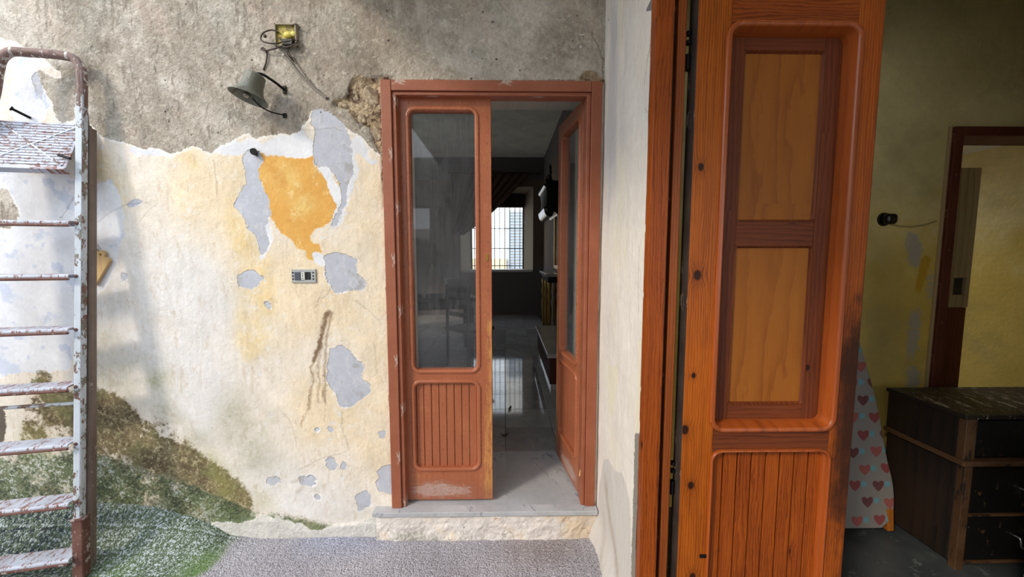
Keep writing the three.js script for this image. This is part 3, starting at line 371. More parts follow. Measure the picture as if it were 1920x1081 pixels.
function doorLeaf(parent, mirror) {
  const g = new THREE.Group(); g.name = 'door_leaf'; parent.add(g);
  const T = 0.04, m = mirror ? -1 : 1, A = 0.058, B = 0.372, top = LH - 0.06, gy0 = 0.7, gy1 = 1.975, sy0 = 0.178, sy1 = 0.625;   // opening bounds in the leaf
  const add = (name, geo, mat = terra, par = g) => part(name, uvSpan(mirror ? flip(geo) : geo, 0, 0, LW, LH, mirror), mat, par);
  const flip = (geo) => { const f = flat(geo), p = f.attributes.position, n = f.attributes.normal; for (let i = 0; i < p.count; i++) { p.setX(i, -p.getX(i)); n.setX(i, -n.getX(i)); } for (const at of Object.values(f.attributes)) { const k = at.itemSize, a = at.array; for (let i = 0; i < at.count; i += 3) for (let c = 0; c < k; c++) { const t = a[(i + 1) * k + c]; a[(i + 1) * k + c] = a[(i + 2) * k + c]; a[(i + 2) * k + c] = t; } } return f; };
  add('stile', box(0, 0, -T, A, LH, 0, 0.002)); add('stile', box(B, 0, -T, LW, LH, 0, 0.002));
  add('rail', railGeo(A, LH, B, gy1, -0.0005, T - 0.001, 0, -0)); add('rail', railGeo(A, gy0, B, sy1, -0.0005, T - 0.001, 0, 0)); add('rail', railGeo(A, sy0, B, 0, -0.0005, T - 0.001, 0, 0));
  const cornerFill = (x0, y0, x1, y1, r) => { const list = []; for (const [cx, cy, sx, sy] of [[x0, y0, 1, 1], [x1, y0, -1, 1], [x1, y1, -1, -1], [x0, y1, 1, -1]]) { const s = new THREE.Shape(); s.moveTo(cx, cy); s.lineTo(cx + sx * r, cy); for (let k = 1; k < 6; k++) { const a = Math.PI / 2 * k / 6; s.lineTo(cx + sx * (r - r * Math.sin(a)), cy + sy * (r - r * Math.cos(a))); } s.lineTo(cx, cy + sy * r); s.closePath(); list.push(new THREE.ExtrudeGeometry(s, { depth: T * 0.8, bevelEnabled: false }).translate(0, 0, -T * 0.9)); } return list; };
  for (const [y0, y1] of [[gy0, gy1], [sy0, sy1]]) {
    add('moulding', merge([sweep(roundRect(A - 0.006, y0 - 0.006, B + 0.006, y1 + 0.006, 0.034), beadProfile(0.02, 0.009, 0.026)), ...cornerFill(A - 0.006, y0 - 0.006, B + 0.006, y1 + 0.006, 0.03)]));
  }
  const gl = new THREE.PlaneGeometry(B - A + 0.01, gy1 - gy0 + 0.01).translate((A + B) / 2 * m, (gy0 + gy1) / 2, -0.022); const gp = part('glass_pane', gl, plainGlass, g); part('dust_film', gl.clone().translate(0, 0, -0.002), dustFilm, gp);
  const n = 8, w = (B - A) / n; for (let k = 0; k < n; k++) add('slat', box(A + k * w + 0.0012, sy0 - 0.004, -T + 0.004, A + (k + 1) * w - 0.0012, sy1 + 0.004, -0.015 + 0.0008 * Math.sin(k * 2.1), 0.0025));
  add('slat_backing', box(A, sy0 - 0.004, -T + 0.001, B, sy1 + 0.004, -T + 0.005, 0));
  return g;
}
{
  const d = structGroup('door_1'), y0 = 0.16, yT = 2.272, X0 = -0.585, X1 = 0.458;
  const uvF = (g, a) => uvBoard(g, a, rnd(), rnd());
  for (const [a, b] of [[X0, X0 + 0.05], [X1 - 0.05, X1]]) part('frame_post', uvF(merge([box(a, y0, -0.06, b, yT, 0.022, 0.004)])), frameMat, d);
  part('frame_head', uvF(box(X0 + 0.0505, yT - 0.05, -0.06, X1 - 0.0505, yT, 0.0215, 0.004), 'x'), frameMat, d);
  // inner bead of the frame, running round on three sides
  const bead = (x, s) => box(Math.min(x, x + s * 0.02), y0, -0.06, Math.max(x, x + s * 0.02), yT - 0.055, 0.012, 0.005);
  part('frame_bead', uvF(bead(X0 + 0.05, 1)), frameMat, d); part('frame_bead', uvF(bead(X1 - 0.05, -1)), frameMat, d); part('frame_bead', uvF(box(X0 + 0.05, yT - 0.068, -0.06, X1 - 0.05, yT - 0.05, 0.012, 0.005), 'x'), frameMat, d);
  const l1 = doorLeaf(d, false); l1.position.set(-0.522, 0.172, -0.03); l1.scale.y = 1;
  const l2 = doorLeaf(d, true); l2.position.set(0.388, 0.172, -0.075); l2.rotation.y = THREE.MathUtils.degToRad(-82);
  const sp2 = part('splinter', uvBoard(tube([[0, 0.05, 0], [0.012, 0.03, 0.004], [0.002, 0.012, 0.006], [-0.006, -0.03, 0.003]], 0.005, 12, 5)), std({ color: 0xd9b27c }), d, [0.392, 0.335, -0.02]); sp2.userData.label = 'pale torn splinter in the hinge gap';
  const knob = part('latch_plate', box(-0.012, -0.03, 0, 0.012, 0.03, 0.004), std({ color: 0xb08a40, metalness: 0.8, roughness: 0.4 }), l1, [0.43, 1.27, 0.0005]); knob.scale.set(0.4, 0.6, 0.6);
}
// ---------------------------------------------------------------- pine doorway of the yellow room
const KN = [[0.03, 1.74, 0.009], [0.033, 1.39, 0.012], [0.034, 1.05, 0.007], [0.04, 0.66, 0.01], [0.012, 0.86, 0.012], [0.06, 0.32, 0.01]];
const pineA = wood(384, 1536, 0.28, 2.4, [184, 96, 22], [106, 48, 10], { rings: 120, knots: KN, wave: 0.012, sd: 0.13 }), pineB = wood(384, 1536, 0.28, 2.4, [164, 80, 22], [94, 38, 11], { rings: 90, knots: [[0.2, 0.5, 0.01], [0.06, 1.5, 0.008], [0.12, 1.0, 0.009]], wave: 0.03, sd: 0.57 }), pineC = wood(256, 1024, 0.2, 2.4, [156, 82, 34], [108, 52, 22], { rings: 110, sd: 0.31, wave: 0.01 }), redDark = wood(256, 1024, 0.25, 2.0, [118, 60, 30], [74, 33, 17], { rings: 60, sd: 0.77, knots: [[0.08, 1.2, 0.008]] }), ply = wood(384, 1024, 0.4, 1.6, [162, 98, 34], [136, 76, 25], { rings: 14, wave: 0.08, sd: 0.41, fine: 0.25, blot: 0.5 });
const varnish = (maps, roughness) => new THREE.MeshPhysicalMaterial({ ...maps, roughness, specularIntensity: 0.45 });
const M = {
  pineA: varnish(pineA, 0.4), pineB: varnish(pineB, 0.4), pineC: varnish(pineC, 0.38), redDark: varnish(redDark, 0.5), ply: varnish(ply, 0.5),
  darkEdge: std({ ...worn(256, 512, 0.3, [60, 48, 42], [132, 118, 108], 0.26, { stretch: 4 }), roughness: 0.7 }), iron: std({ color: 0x1c1a18, metalness: 0.6, roughness: 0.5 }),  // dark chipped tone for the leaf edge and frame rebate
};
const darkStile = (() => {          // right stile: darker along its outer edge from half height down
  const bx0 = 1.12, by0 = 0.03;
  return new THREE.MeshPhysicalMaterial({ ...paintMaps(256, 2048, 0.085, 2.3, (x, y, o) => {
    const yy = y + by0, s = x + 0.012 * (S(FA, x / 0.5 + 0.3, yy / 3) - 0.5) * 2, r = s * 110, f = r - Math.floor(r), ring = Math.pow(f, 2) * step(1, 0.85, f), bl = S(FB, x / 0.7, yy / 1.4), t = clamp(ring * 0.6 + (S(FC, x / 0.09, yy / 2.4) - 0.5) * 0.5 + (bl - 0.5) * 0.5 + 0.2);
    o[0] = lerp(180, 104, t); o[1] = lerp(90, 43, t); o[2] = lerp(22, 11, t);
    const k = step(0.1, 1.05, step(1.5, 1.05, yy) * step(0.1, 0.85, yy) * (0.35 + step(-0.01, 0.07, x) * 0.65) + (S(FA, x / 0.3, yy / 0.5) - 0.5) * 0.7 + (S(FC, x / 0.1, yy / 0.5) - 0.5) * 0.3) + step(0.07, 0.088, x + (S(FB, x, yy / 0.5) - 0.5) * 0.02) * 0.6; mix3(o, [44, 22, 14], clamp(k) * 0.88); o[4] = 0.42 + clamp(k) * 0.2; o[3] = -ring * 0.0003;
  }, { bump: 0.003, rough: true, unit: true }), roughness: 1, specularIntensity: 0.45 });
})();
{
  const d = structGroup('door_2'), B = (g, a = 'y') => uvBoard(g, a, rnd() * 0.05, rnd() * 0.4), ZF = 0.655;
  // casing on the end of the white wall
  part('casing', uvBoard(box(0.472, 0, 0.606, 0.533, 2.57, 0.65, 0.004), 'y', 0.6, 0.2), M.pineB, d);
  part('casing', B(box(0.533, 2.5, 0.606, 2.17, 2.57, 0.64, 0.004), 'x'), M.redDark, d);
  part('casing', B(box(2.1, 0, 0.606, 2.17, 2.5, 0.65, 0.004)), M.pineB, d);
  part('frame_rebate', B(box(0.53, 0, 0.58, 0.556, 2.5, 0.618, 0.002)), M.darkEdge, d);
  part('door_stop', B(box(0.549, 0, 0.585, 0.579, 2.5, 0.636, 0.005)), M.pineC, d);
  for (const y of [2.2, 0.75]) for (const [dy, h] of [[0, 0.05], [0.062, 0.012], [0.09, 0.012]]) part('hinge', new THREE.CylinderGeometry(0.009, 0.009, h, 12).translate(0.594, y - 0.12 + dy, 0.615), M.iron, d);
  // the leaf, parallel to the wall
  const leaf = new THREE.Group(); leaf.name = 'door_leaf'; d.add(leaf);
  const x0 = 0.602, x1 = 1.198, a = 0.712, b = 1.116, yb = 0.03, yt = 2.33, gy0 = 0.868, gy1 = 2.172, sy0 = 0.12, sy1 = 0.782, T = 0.055, z = ZF;
  part('stile', uvBoard(box(x0 + 0.003, yb, z - T, a, yt, z, 0.003), 'y', -x0 + 0.0, 0), M.pineA, leaf); part('stile_edge', B(box(x0, yb, z - T, x0 + 0.0032, yt, z - 0.002, 0)), M.darkEdge, leaf);
  part('stile', uvSpan(box(b, yb, z - T, x1, yt, z, 0.003), b, yb, 0.085, 2.3), darkStile, leaf);
  const r = 0.036;
  part('rail', uvBoard(railGeo(a, yt, b, gy1, z - 0.0006, T - 0.001, 0, 0), 'x', 0.1, 0.3), M.pineB, leaf); part('rail', uvBoard(railGeo(a, gy0, b, sy1, z - 0.0006, T - 0.001, 0, 0), 'x', 0.17, 1.2), M.redDark, leaf); part('rail', uvBoard(railGeo(a, sy0, b, yb, z - 0.0006, T - 0.001, 0, 0), 'x', 0.1, 0.9), M.pineB, leaf);
  const fill = (X0, Y0, X1, Y1, rr) => { const list = []; for (const [cx, cy, sx, sy] of [[X0, Y0, 1, 1], [X1, Y0, -1, 1], [X1, Y1, -1, -1], [X0, Y1, 1, -1]]) { const s = new THREE.Shape(); s.moveTo(cx, cy); s.lineTo(cx + sx * rr, cy); for (let k = 1; k < 6; k++) { const q = Math.PI / 2 * k / 6; s.lineTo(cx + sx * (rr - rr * Math.sin(q)), cy + sy * (rr - rr * Math.cos(q))); } s.lineTo(cx, cy + sy * rr); s.closePath(); list.push(new THREE.ExtrudeGeometry(s, { depth: T * 0.9, bevelEnabled: false }).translate(0, 0, z - T * 0.95)); } return list; };
  const prof = (w, up, deep) => { const p = [[-0.012, z - deep], [-0.01, z - deep * 0.45], [-0.004, z - 0.004]]; for (let k = 0; k <= 8; k++) { const q = Math.PI * k / 8; p.push([w / 2 - Math.cos(q) * w / 2 - 0.003, z + up * Math.sqrt(Math.sin(q) + 1e-9)]); } p.push([w - 0.003, z - 0.004]); return p; };
  const mould = new THREE.MeshPhysicalMaterial({ ...wood(128, 256, 0.2, 2.4, [168, 84, 34], [128, 60, 24], { rings: 20, fine: 0.6, sd: 0.9 }), roughness: 0.27, specularIntensity: 0.9, bumpMap: null });
  for (const [X0, Y0, X1, Y1, w, deep] of [[a - 0.002, gy0 - 0.002, b + 0.002, gy1 + 0.002, 0.018, 0.045], [a - 0.002, sy0 - 0.002, b + 0.002, sy1 + 0.002, 0.008, 0.018]])
    part('moulding', uvBoard(merge([sweep(roundRect(X0, Y0, X1, Y1, r), prof(w, 0.01, deep)), ...fill(X0, Y0, X1, Y1, r - 0.004)]), 'y', -X0 + 0.02, 0), mould, leaf);
  // inner shutter behind the rounded moulding: darker frame with two paler sunk panels
  const zi = z - 0.044, px0 = 0.783, px1 = 1.05, py = [[0.932, 1.487], [1.569, 2.122]];
  const sh = new THREE.Group(); sh.name = 'inner_shutter'; leaf.add(sh);
  part('shutter_stile', B(box(a - 0.02, gy0 - 0.03, zi - 0.02, px0, gy1 + 0.03, zi, 0.002)), M.redDark, sh); part('shutter_stile', B(box(px1, gy0 - 0.03, zi - 0.02, b + 0.02, gy1 + 0.03, zi, 0.002)), M.redDark, sh);
  for (const [q, w] of [[gy0 - 0.03, py[0][0]], [py[0][1], py[1][0]], [py[1][1], gy1 + 0.03]]) part('shutter_rail', B(box(px0, q, zi - 0.02, px1, w, zi - 0.0006, 0.002), 'x'), M.redDark, sh);
  for (const [q, w] of py) { part('shutter_panel', uvBoard(box(px0 - 0.01, q - 0.01, zi - 0.022, px1 + 0.01, w + 0.01, zi - 0.009, 0.001), 'y', 0.02, q), M.ply, sh); part('shutter_bead', uvBoard(sweep(roundRect(px0, q, px1, w, 0.012, 4), [[-0.007, zi - 0.0085], [-0.0045, zi - 0.004], [-0.001, zi + 0.0012], [0.003, zi + 0.0005]])), M.redDark, sh); }
  // tongue-and-groove boards at the foot
  const n = 8, w = (b - a) / n; for (let k = 0; k < n; k++) part('slat', uvBoard(box(a + k * w + 0.0005, sy0 - 0.004, z - T + 0.01, a + (k + 1) * w - 0.003, sy1 + 0.004, z - 0.018, 0.003), 'y', rnd() * 0.1, rnd()), M.pineB, leaf);
  part('slat_backing', B(box(a, sy0 - 0.004, z - T + 0.002, b, sy1 + 0.004, z - 0.026, 0)), M.pineC, leaf);
  part('nail_head', box(-0.012, -0.006, 0, 0.012, 0.006, 0.006), M.iron, leaf, [0.694, 0.4, z]);
}
// ---------------------------------------------------------------- the yellow room at the right
const yellowPaint = (x, y, o, k = 1) => {
  const nA = S(FA, x / 0.9, y / 0.9), f = S(FC, x / 0.2, y / 0.2), t = (nA - 0.5) * 26 + (f - 0.5) * 9, low = step(1.9, 1.25, y + (nA - 0.5) * 0.5);
  o[0] = 224 + t; o[1] = 207 + t; o[2] = 150 + t; mix3(o, [226 + t, 192 + t, 88 + t], low * 0.85); mix3(o, [164, 150, 108], clamp((S(FB, x / 1.3, y / 1.0 + 0.4) - 0.5) * 2.4) * 0.45 * k); o[3] = (f - 0.5) * 0.001 + (nA - 0.5) * 0.004;
};
const yellowMat = std({ ...paintMaps(512, 512, 3, 3, (x, y, o) => yellowPaint(x, y, o), { bump: 0.012 }), roughness: 0.85 });
{
  const ym = masks(0.5, 0, 2.6, 2.95, 200, (a, b) => onZ(a, b, -0.2)), lav = ym([[[1698, 440], [1712, 428], [1730, 460], [1726, 510], [1705, 500]], [[1740, 510], [1752, 500], [1750, 560], [1734, 570]], [[1712, 560], [1728, 590], [1720, 650], [1706, 700], [1700, 650]], [[1700, 690], [1725, 690], [1722, 730], [1700, 730]]], 0.03), och = ym([[[1728, 480], [1748, 478], [1735, 520], [1722, 560], [1716, 540]]], 0.015), cr = ym(null, 0, [[0.004, 1, [1668, 420], [1690, 424], [1710, 425], [1735, 421], [1756, 414]], [0.002, 0.6, [1664, 16], [1672, 12]]]), darkPatch = ym([[[1640, 440], [1690, 470], [1690, 640], [1640, 760], [1600, 760], [1600, 440]]], 0.08);  // last mask: a softly darker patch just right of the pine leaf
  const m = std({ ...paintMaps(768, 872, 2.6, 2.95, (x, y, o) => { yellowPaint(x, y, o); const f = S(FC, x / 0.2, y / 0.2), l = step(0.3, 0.65, lav(x, y) + (f - 0.5) * 0.6); mix3(o, [176, 172, 178], l * 0.75); mix3(o, [206, 160, 40], step(0.35, 0.6, och(x, y) + (f - 0.5) * 0.4) * 0.8); mix3(o, [92, 80, 52], darkPatch(x, y) * 0.35); mix3(o, [60, 48, 36], cr(x, y) * 0.85); o[3] -= l * 0.001 + cr(x, y) * 0.003; }, { x0: 0.5, y0: 0, unit: true, repeat: false, bump: 0.012 }), roughness: 0.85 });
  const B = (...a) => uvSpan(box(...a, 0), 0.5, 0, 2.6, 2.95), w = struct('wall_inner', merge([B(0.5, 0, -0.35, 2.392, 3, -0.2), B(2.392, 2.133, -0.35, 3.3, 3, -0.2), B(3.3, 0, -0.35, 5.1, 3, -0.2)]), m);
  struct('wall_side', uvBoard(box(4.4, 0, -0.2, 4.55, 3, 0.62, 0)), yellowMat);
  struct('wall_front', uvBoard(merge([box(0.571, 2.52, 0.47, 5, 3.0, 0.61, 0), box(2.13, 0, 0.47, 5, 2.52, 0.61, 0)])), dullWhite);
  // door_3: dark red frame and what stands behind it
  const d = structGroup('door_3'), red = std({ ...worn(256, 256, 0.4, [92, 40, 26], [150, 124, 96], 0.27, { stretch: 3 }), roughness: 0.6 }), bf = (g, a) => uvBoard(g, a, rnd(), rnd());
  part('frame_post', bf(box(2.39, 0.0, -0.36, 2.44, 2.135, -0.17, 0.004)), red, d); part('frame_head', bf(box(2.44, 2.085, -0.36, 3.27, 2.135, -0.17, 0.004), 'x'), red, d); part('frame_post', bf(box(3.27, 0.0, -0.36, 3.32, 2.135, -0.17, 0.004)), red, d);
  part('frame_edge', bf(box(2.378, 0.0, -0.2, 2.391, 2.14, -0.186, 0.003)), std({ color: 0xb8a078, roughness: 0.9 }), d);
  struct('wall_corridor', uvBoard(merge([box(3.3, 0, -3.4, 3.45, 3, -0.35, 0), box(2.15, 0, -3.4, 2.3, 3, -3.2, 0), box(2.15, 0, -0.85, 2.3, 3, -0.35, 0), box(2.3, 0, -3.4, 3.3, 3, -3.2, 0)])), yellowMat);
  struct('ceiling_corridor', uvBoard(box(2.3, 2.172, -1.1, 3.3, 2.4, -0.36, 0), 'x'), dullWhite);
  const fl = std({ ...worn(512, 512, 1.2, [64, 68, 70], [96, 100, 100], 0.32, { vary: 12 }), roughness: 0.45 });
  struct('floor_right', uvBoard(box(0.474, -0.1, -3.2, 5, 0.003, 0.612, 0), 'x'), fl);
  struct('ceiling_right', uvBoard(box(0.474, 3, -0.36, 5, 3.2, 0.612, 0), 'x'), dullWhite);
  // the old door board standing open inside the doorway
  const pb = thing('door_board', 'pale wooden board with a square lock cutout, standing in the dark red door frame', 'door board');
  const s = new THREE.Shape([[2.83, 1.117], [3.0, 1.117], [3.004, 2.0], [2.83, 2.0]].map((p) => new THREE.Vector2(...p))), hole = new THREE.Path([[2.893, 1.194], [2.893, 1.308], [2.982, 1.308], [2.982, 1.194]].map((p) => new THREE.Vector2(...p))); s.holes.push(hole);
  part('upper_board', uvBoard(new THREE.ExtrudeGeometry(s, { depth: 0.022, bevelEnabled: true, bevelSize: 0.002, bevelThickness: 0.002, bevelSegments: 1 }).translate(0, 0, -0.57)), std({ ...wood(256, 512, 0.3, 1.2, [196, 176, 138], [158, 134, 98], { rings: 22, sd: 0.2, fine: 0.3 }), roughness: 0.7 }), pb);
  part('lower_board', uvBoard(box(2.852, 0.02, -0.572, 2.992, 1.112, -0.546)), std({ ...wood(256, 512, 0.3, 1.2, [118, 62, 36], [78, 36, 22], { rings: 40, sd: 0.6 }), roughness: 0.6 }), pb);
  part('lock_backing', uvBoard(box(2.86, 1.17, -0.595, 2.999, 1.33, -0.573)), std({ color: 0x4c463a, roughness: 0.9 }), pb);
  part('grey_batten', uvBoard(box(2.8, 0.02, -0.585, 2.84, 1.95, -0.572)), std({ color: 0x7c7662, roughness: 0.9 }), pb);
  // chest of drawers
  const lac = std({ ...worn(512, 512, 0.8, [15, 13, 12], [88, 66, 46], 0.29, { vary: 3, sd: 0.3, stretch: 0.6 }), roughness: 0.5 }), topM = std({ ...worn(512, 512, 0.5, [36, 28, 22], [196, 188, 176], 0.37, { vary: 7, stretch: 0.35, sd: 0.15 }), roughness: 0.5 }), edge = std({ ...worn(256, 512, 0.5, [84, 58, 36], [36, 26, 20], 0.36, { stretch: 3 }), roughness: 0.55 }), side = std({ ...wood(256, 256, 0.7, 0.7, [40, 25, 16], [12, 9, 7], { rings: 20, blot: 1.1, fine: 0.4 }), roughness: 0.6 });
  const c = thing('chest_of_drawers', 'black lacquered chest of drawers with brown worn edges and paint-flecked top, below the yellow doorway', 'chest of drawers', [2.055, 0, 0.276]), bb = (g, a) => uvBoard(g, a, rnd(), rnd()), CW = 1.22;
  part('carcass', bb(merge([box(0.02, 0.03, -0.365, CW, 0.505, -0.03, 0.003), box(0.01, 0.53, -0.365, CW, 0.73, -0.03, 0.003)])), side, c);
  part('top', bb(box(0.0, 0.722, -0.37, CW + 0.01, 0.743, 0.004, 0.004), 'x'), topM, c);
  part('middle_moulding', bb(box(0.0, 0.505, -0.37, CW + 0.01, 0.53, 0.012, 0.006), 'x'), edge, c);
  for (const x of [0.01, CW - 0.05]) { part('post', bb(box(x, 0.53, -0.032, x + 0.05, 0.722, 0, 0.003)), edge, c); part('post', bb(box(x + 0.012, 0.0, -0.032, x + 0.05, 0.505, 0, 0.003)), edge, c); }
  part('back_foot', bb(box(0.022, 0.0, -0.365, 0.06, 0.03, -0.33, 0.002)), edge, c); part('back_foot', bb(box(CW - 0.06, 0.0, -0.365, CW - 0.02, 0.03, -0.33, 0.002)), edge, c);
  const bail = tube([[-0.045, 0.03, 0], [-0.045, 0.03, 0.022], [-0.036, -0.012, 0.026], [0, -0.02, 0.028], [0.036, -0.012, 0.026], [0.045, 0.03, 0.022], [0.045, 0.03, 0]], 0.0045, 28, 6), chrome = std({ color: 0xc8c6c0, metalness: 0.9, roughness: 0.3 });
  for (const [y0, y1] of [[0.545, 0.712], [0.275, 0.492], [0.045, 0.262]]) { const dr = part('drawer', bb(box(0.064, y0, -0.03, CW - 0.055, y1, -0.006, 0.004), 'x'), lac, c); for (const x of [0.34, 0.9]) { const h = part('handle', bail, chrome, dr, [x, (y0 + y1) / 2 - 0.02, -0.008]); h.userData.label = 'pale metal drop handle'; } }
  for (const y of [0.268, 0.038]) part('drawer_rail', bb(box(0.064, y - 0.006, -0.03, CW - 0.055, y + 0.005, -0.001, 0.001), 'x'), edge, c);
  // upright board in a cloth printed with hearts
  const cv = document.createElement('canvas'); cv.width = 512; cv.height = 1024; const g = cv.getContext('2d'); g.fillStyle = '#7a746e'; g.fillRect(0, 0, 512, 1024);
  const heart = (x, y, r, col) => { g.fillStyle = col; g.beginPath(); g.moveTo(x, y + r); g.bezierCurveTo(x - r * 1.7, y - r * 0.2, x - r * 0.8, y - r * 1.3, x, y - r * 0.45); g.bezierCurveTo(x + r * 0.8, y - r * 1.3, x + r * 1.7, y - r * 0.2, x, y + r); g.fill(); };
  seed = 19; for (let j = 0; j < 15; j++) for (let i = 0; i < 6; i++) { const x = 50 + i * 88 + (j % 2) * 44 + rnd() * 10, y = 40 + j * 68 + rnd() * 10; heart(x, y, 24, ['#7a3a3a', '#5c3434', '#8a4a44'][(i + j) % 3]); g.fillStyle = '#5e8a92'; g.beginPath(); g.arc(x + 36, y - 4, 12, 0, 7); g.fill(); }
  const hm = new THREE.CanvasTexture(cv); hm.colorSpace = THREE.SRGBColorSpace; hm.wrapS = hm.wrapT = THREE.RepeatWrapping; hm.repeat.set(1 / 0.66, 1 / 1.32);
  const ib = thing('ironing_board', 'upright board in pale cloth printed with dark hearts, beside the black chest of drawers', 'ironing board', [1.745, 0.05, 0.02]);
  const prof = [[0.2, 0], [0.255, 0.06], [0.264, 0.2], [0.235, 0.36], [0.2, 0.6], [0.15, 0.82], [0.1, 1.0], [0.05, 1.13], [0.0, 1.17]], sh = new THREE.Shape(); sh.moveTo(-0.2, 0); sh.lineTo(0.2, 0); sh.splineThru(prof.slice(1).map((p) => new THREE.Vector2(...p))); sh.splineThru(prof.slice(0, -1).reverse().map((p) => new THREE.Vector2(-p[0], p[1])));
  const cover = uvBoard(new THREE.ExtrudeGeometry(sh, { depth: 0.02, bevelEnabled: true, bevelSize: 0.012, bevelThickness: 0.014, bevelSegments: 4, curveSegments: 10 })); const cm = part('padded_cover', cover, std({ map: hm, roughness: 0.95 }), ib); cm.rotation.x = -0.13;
  const foot = part('wooden_foot', uvBoard(box(0.235, -0.05, 0.0, 0.268, 0.07, 0.03, 0.004)), M.ply, ib, [0, 0, 0.0], [0, 0, 0.1]); foot.userData.label = 'bare orange wooden foot';
  part('metal_leg', tube([[-0.15, 0.05, -0.03], [-0.1, -0.045, -0.06], [0.1, -0.045, -0.06], [0.15, 0.05, -0.03]], 0.01, 24, 8), M.iron, ib);
  // knob on the wall
  const kx = onZ(1657, 411, -0.2), k = thing('round_switch', 'dark glossy rounded switch on the yellow wall beside the pine door leaf', 'switch', [kx[0], kx[1], -0.2]), bake = std({ color: 0x17110d, roughness: 0.22 });
  part('body', new RoundedBoxGeometry(0.066, 0.058, 0.045, 4, 0.02).translate(0.008, 0, 0.026), bake, k); part('collar', new THREE.CylinderGeometry(0.034, 0.038, 0.012, 28).rotateX(Math.PI / 2).translate(0, 0, 0.005), bake, k);
}
// ---------------------------------------------------------------- the dark room behind the painted door
{
  const taupe = std({ ...paintMaps(512, 512, 3, 3, (x, y, o) => { const n = S(FA, x / 1.2, y / 1.2), t = (n - 0.5) * 22; o[0] = 112 + t; o[1] = 95 + t; o[2] = 80 + t; mix3(o, [104, 98, 100], step(1.3, 1.1, y) * 0.8); o[3] = (n - 0.5) * 0.004; }, { bump: 0.012 }), roughness: 0.9 });
  const F = 0.16, ZB = -6.42, XL = -3.4, XR = 0.8, HC = 3.45;
  const wx0 = -0.95, wx1 = 0.58, wy0 = 1.1, wy1 = 2.85;
  struct('wall_far', uvBoard(merge([box(XL - 0.2, 0, ZB - 0.4, wx0, 3.7, ZB, 0), box(wx1, 0, ZB - 0.4, XR + 0.15, 3.7, ZB, 0), box(wx0, 0, ZB - 0.4, wx1, wy0, ZB, 0), box(wx0, wy1, ZB - 0.4, wx1, 3.7, ZB, 0)])), taupe);
  struct('wall_room_right', uvBoard(box(XR, 0, ZB - 0.4, XR + 0.15, 3.7, -0.5, 0)), taupe); struct('wall_room_left', uvBoard(merge([box(XL - 0.2, 0, ZB - 0.4, XL, 3.7, -5.0, 0), box(XL - 0.2, 0, -5.0, XL, 1.1, -3.6, 0), box(XL - 0.2, 2.5, -5.0, XL, 3.7, -3.6, 0), box(XL - 0.2, 0, -3.6, XL, 3.7, -0.5, 0)])), taupe);
  { const w2 = structGroup('added_window_2'); part('glass_pane', new THREE.PlaneGeometry(1.4, 1.4).rotateY(Math.PI / 2).translate(XL - 0.1, 1.8, -4.3), plainGlass, w2); part('window_frame', merge([box(XL - 0.13, 1.1, -5.0, XL - 0.07, 1.16, -3.6), box(XL - 0.13, 2.44, -5.0, XL - 0.07, 2.5, -3.6), box(XL - 0.13, 1.16, -5.0, XL - 0.07, 2.44, -4.94), box(XL - 0.13, 1.16, -3.66, XL - 0.07, 2.44, -3.6), box(XL - 0.13, 1.16, -4.33, XL - 0.07, 2.44, -4.27)]), std({ color: 0x5a4030, roughness: 0.7 }), w2); }  // unseen window, added to bring daylight onto the right-hand wall and floor
  struct('ceiling', uvBoard(box(XL - 0.2, HC, ZB - 0.4, XR + 0.15, 3.7, -0.54, 0), 'x'), dullWhite);
  const fl = struct('floor', uvBoard(box(XL, 0, ZB, XR, F - 0.012, -0.5, 0), 'x'), std({ color: 0x55504c, roughness: 0.9 }));
  const tiles = [0, 1, 2].map((k) => std({ ...marble([[182, 178, 178], [172, 168, 168], [188, 186, 184]][k], [140, 134, 132], k * 0.37), roughness: 0.3 })); tiles.forEach((t) => { t.roughnessMap = null; t.roughness = 0.07; t.bumpMap = null; });
  const tg = uvBoard(box(-0.1735, -0.012, -0.1735, 0.1735, 0, 0.1735, 0.0015), 'x'); seed = 8;
  for (let j = 0; j < 17; j++) for (let i = -9; i < 3; i++) { const x = -0.002 + 0.35 * i + 0.175, z = -0.57 - 0.35 * j - 0.175; if (x < XL + 0.1 || x > XR) continue; const t = part('tile', tg, tiles[Math.floor(rnd() * 3)], fl, [x, F, z]); t.position.y += (rnd() - 0.5) * 0.0006; t.rotation.y = Math.floor(rnd() * 4) * Math.PI / 2; if (x + 0.175 > XR) { t.scale.x = (XR - x + 0.17) / 0.35; t.position.x = (XR + x - 0.17) / 2; t.rotation.y = 0; } }
  // barred window at the far end
  const w = structGroup('window_1'), frame = std({ color: 0x3a2a20, roughness: 0.6 }), white = std({ color: 0xa89a88, roughness: 0.9 }), bar = std({ color: 0x191715, roughness: 0.6, metalness: 0.3 }), B = (g, a) => uvBoard(g, a);
  const rev = (pts) => { const g = new THREE.BufferGeometry(); g.setAttribute('position', new THREE.Float32BufferAttribute(pts.flat(), 3)); g.setAttribute('uv', new THREE.Float32BufferAttribute([0, 0, 1, 0, 1, 1, 0, 1], 2)); g.setIndex([0, 1, 2, 0, 2, 3]); g.computeVertexNormals(); return flat(g); };
  const zw = ZB - 0.34, ix0 = -0.75, ix1 = 0.385, iy0 = 1.13, iy1 = 2.71;
  part('splayed_reveal', merge([rev([[wx1, wy0, ZB], [ix1, iy0, zw], [ix1, iy1, zw], [wx1, wy1, ZB]]), rev([[wx0, wy1, ZB], [ix0, iy1, zw], [ix0, iy0, zw], [wx0, wy0, ZB]]), rev([[wx1, wy1, ZB], [ix1, iy1, zw], [ix0, iy1, zw], [wx0, wy1, ZB]])]), white, w);
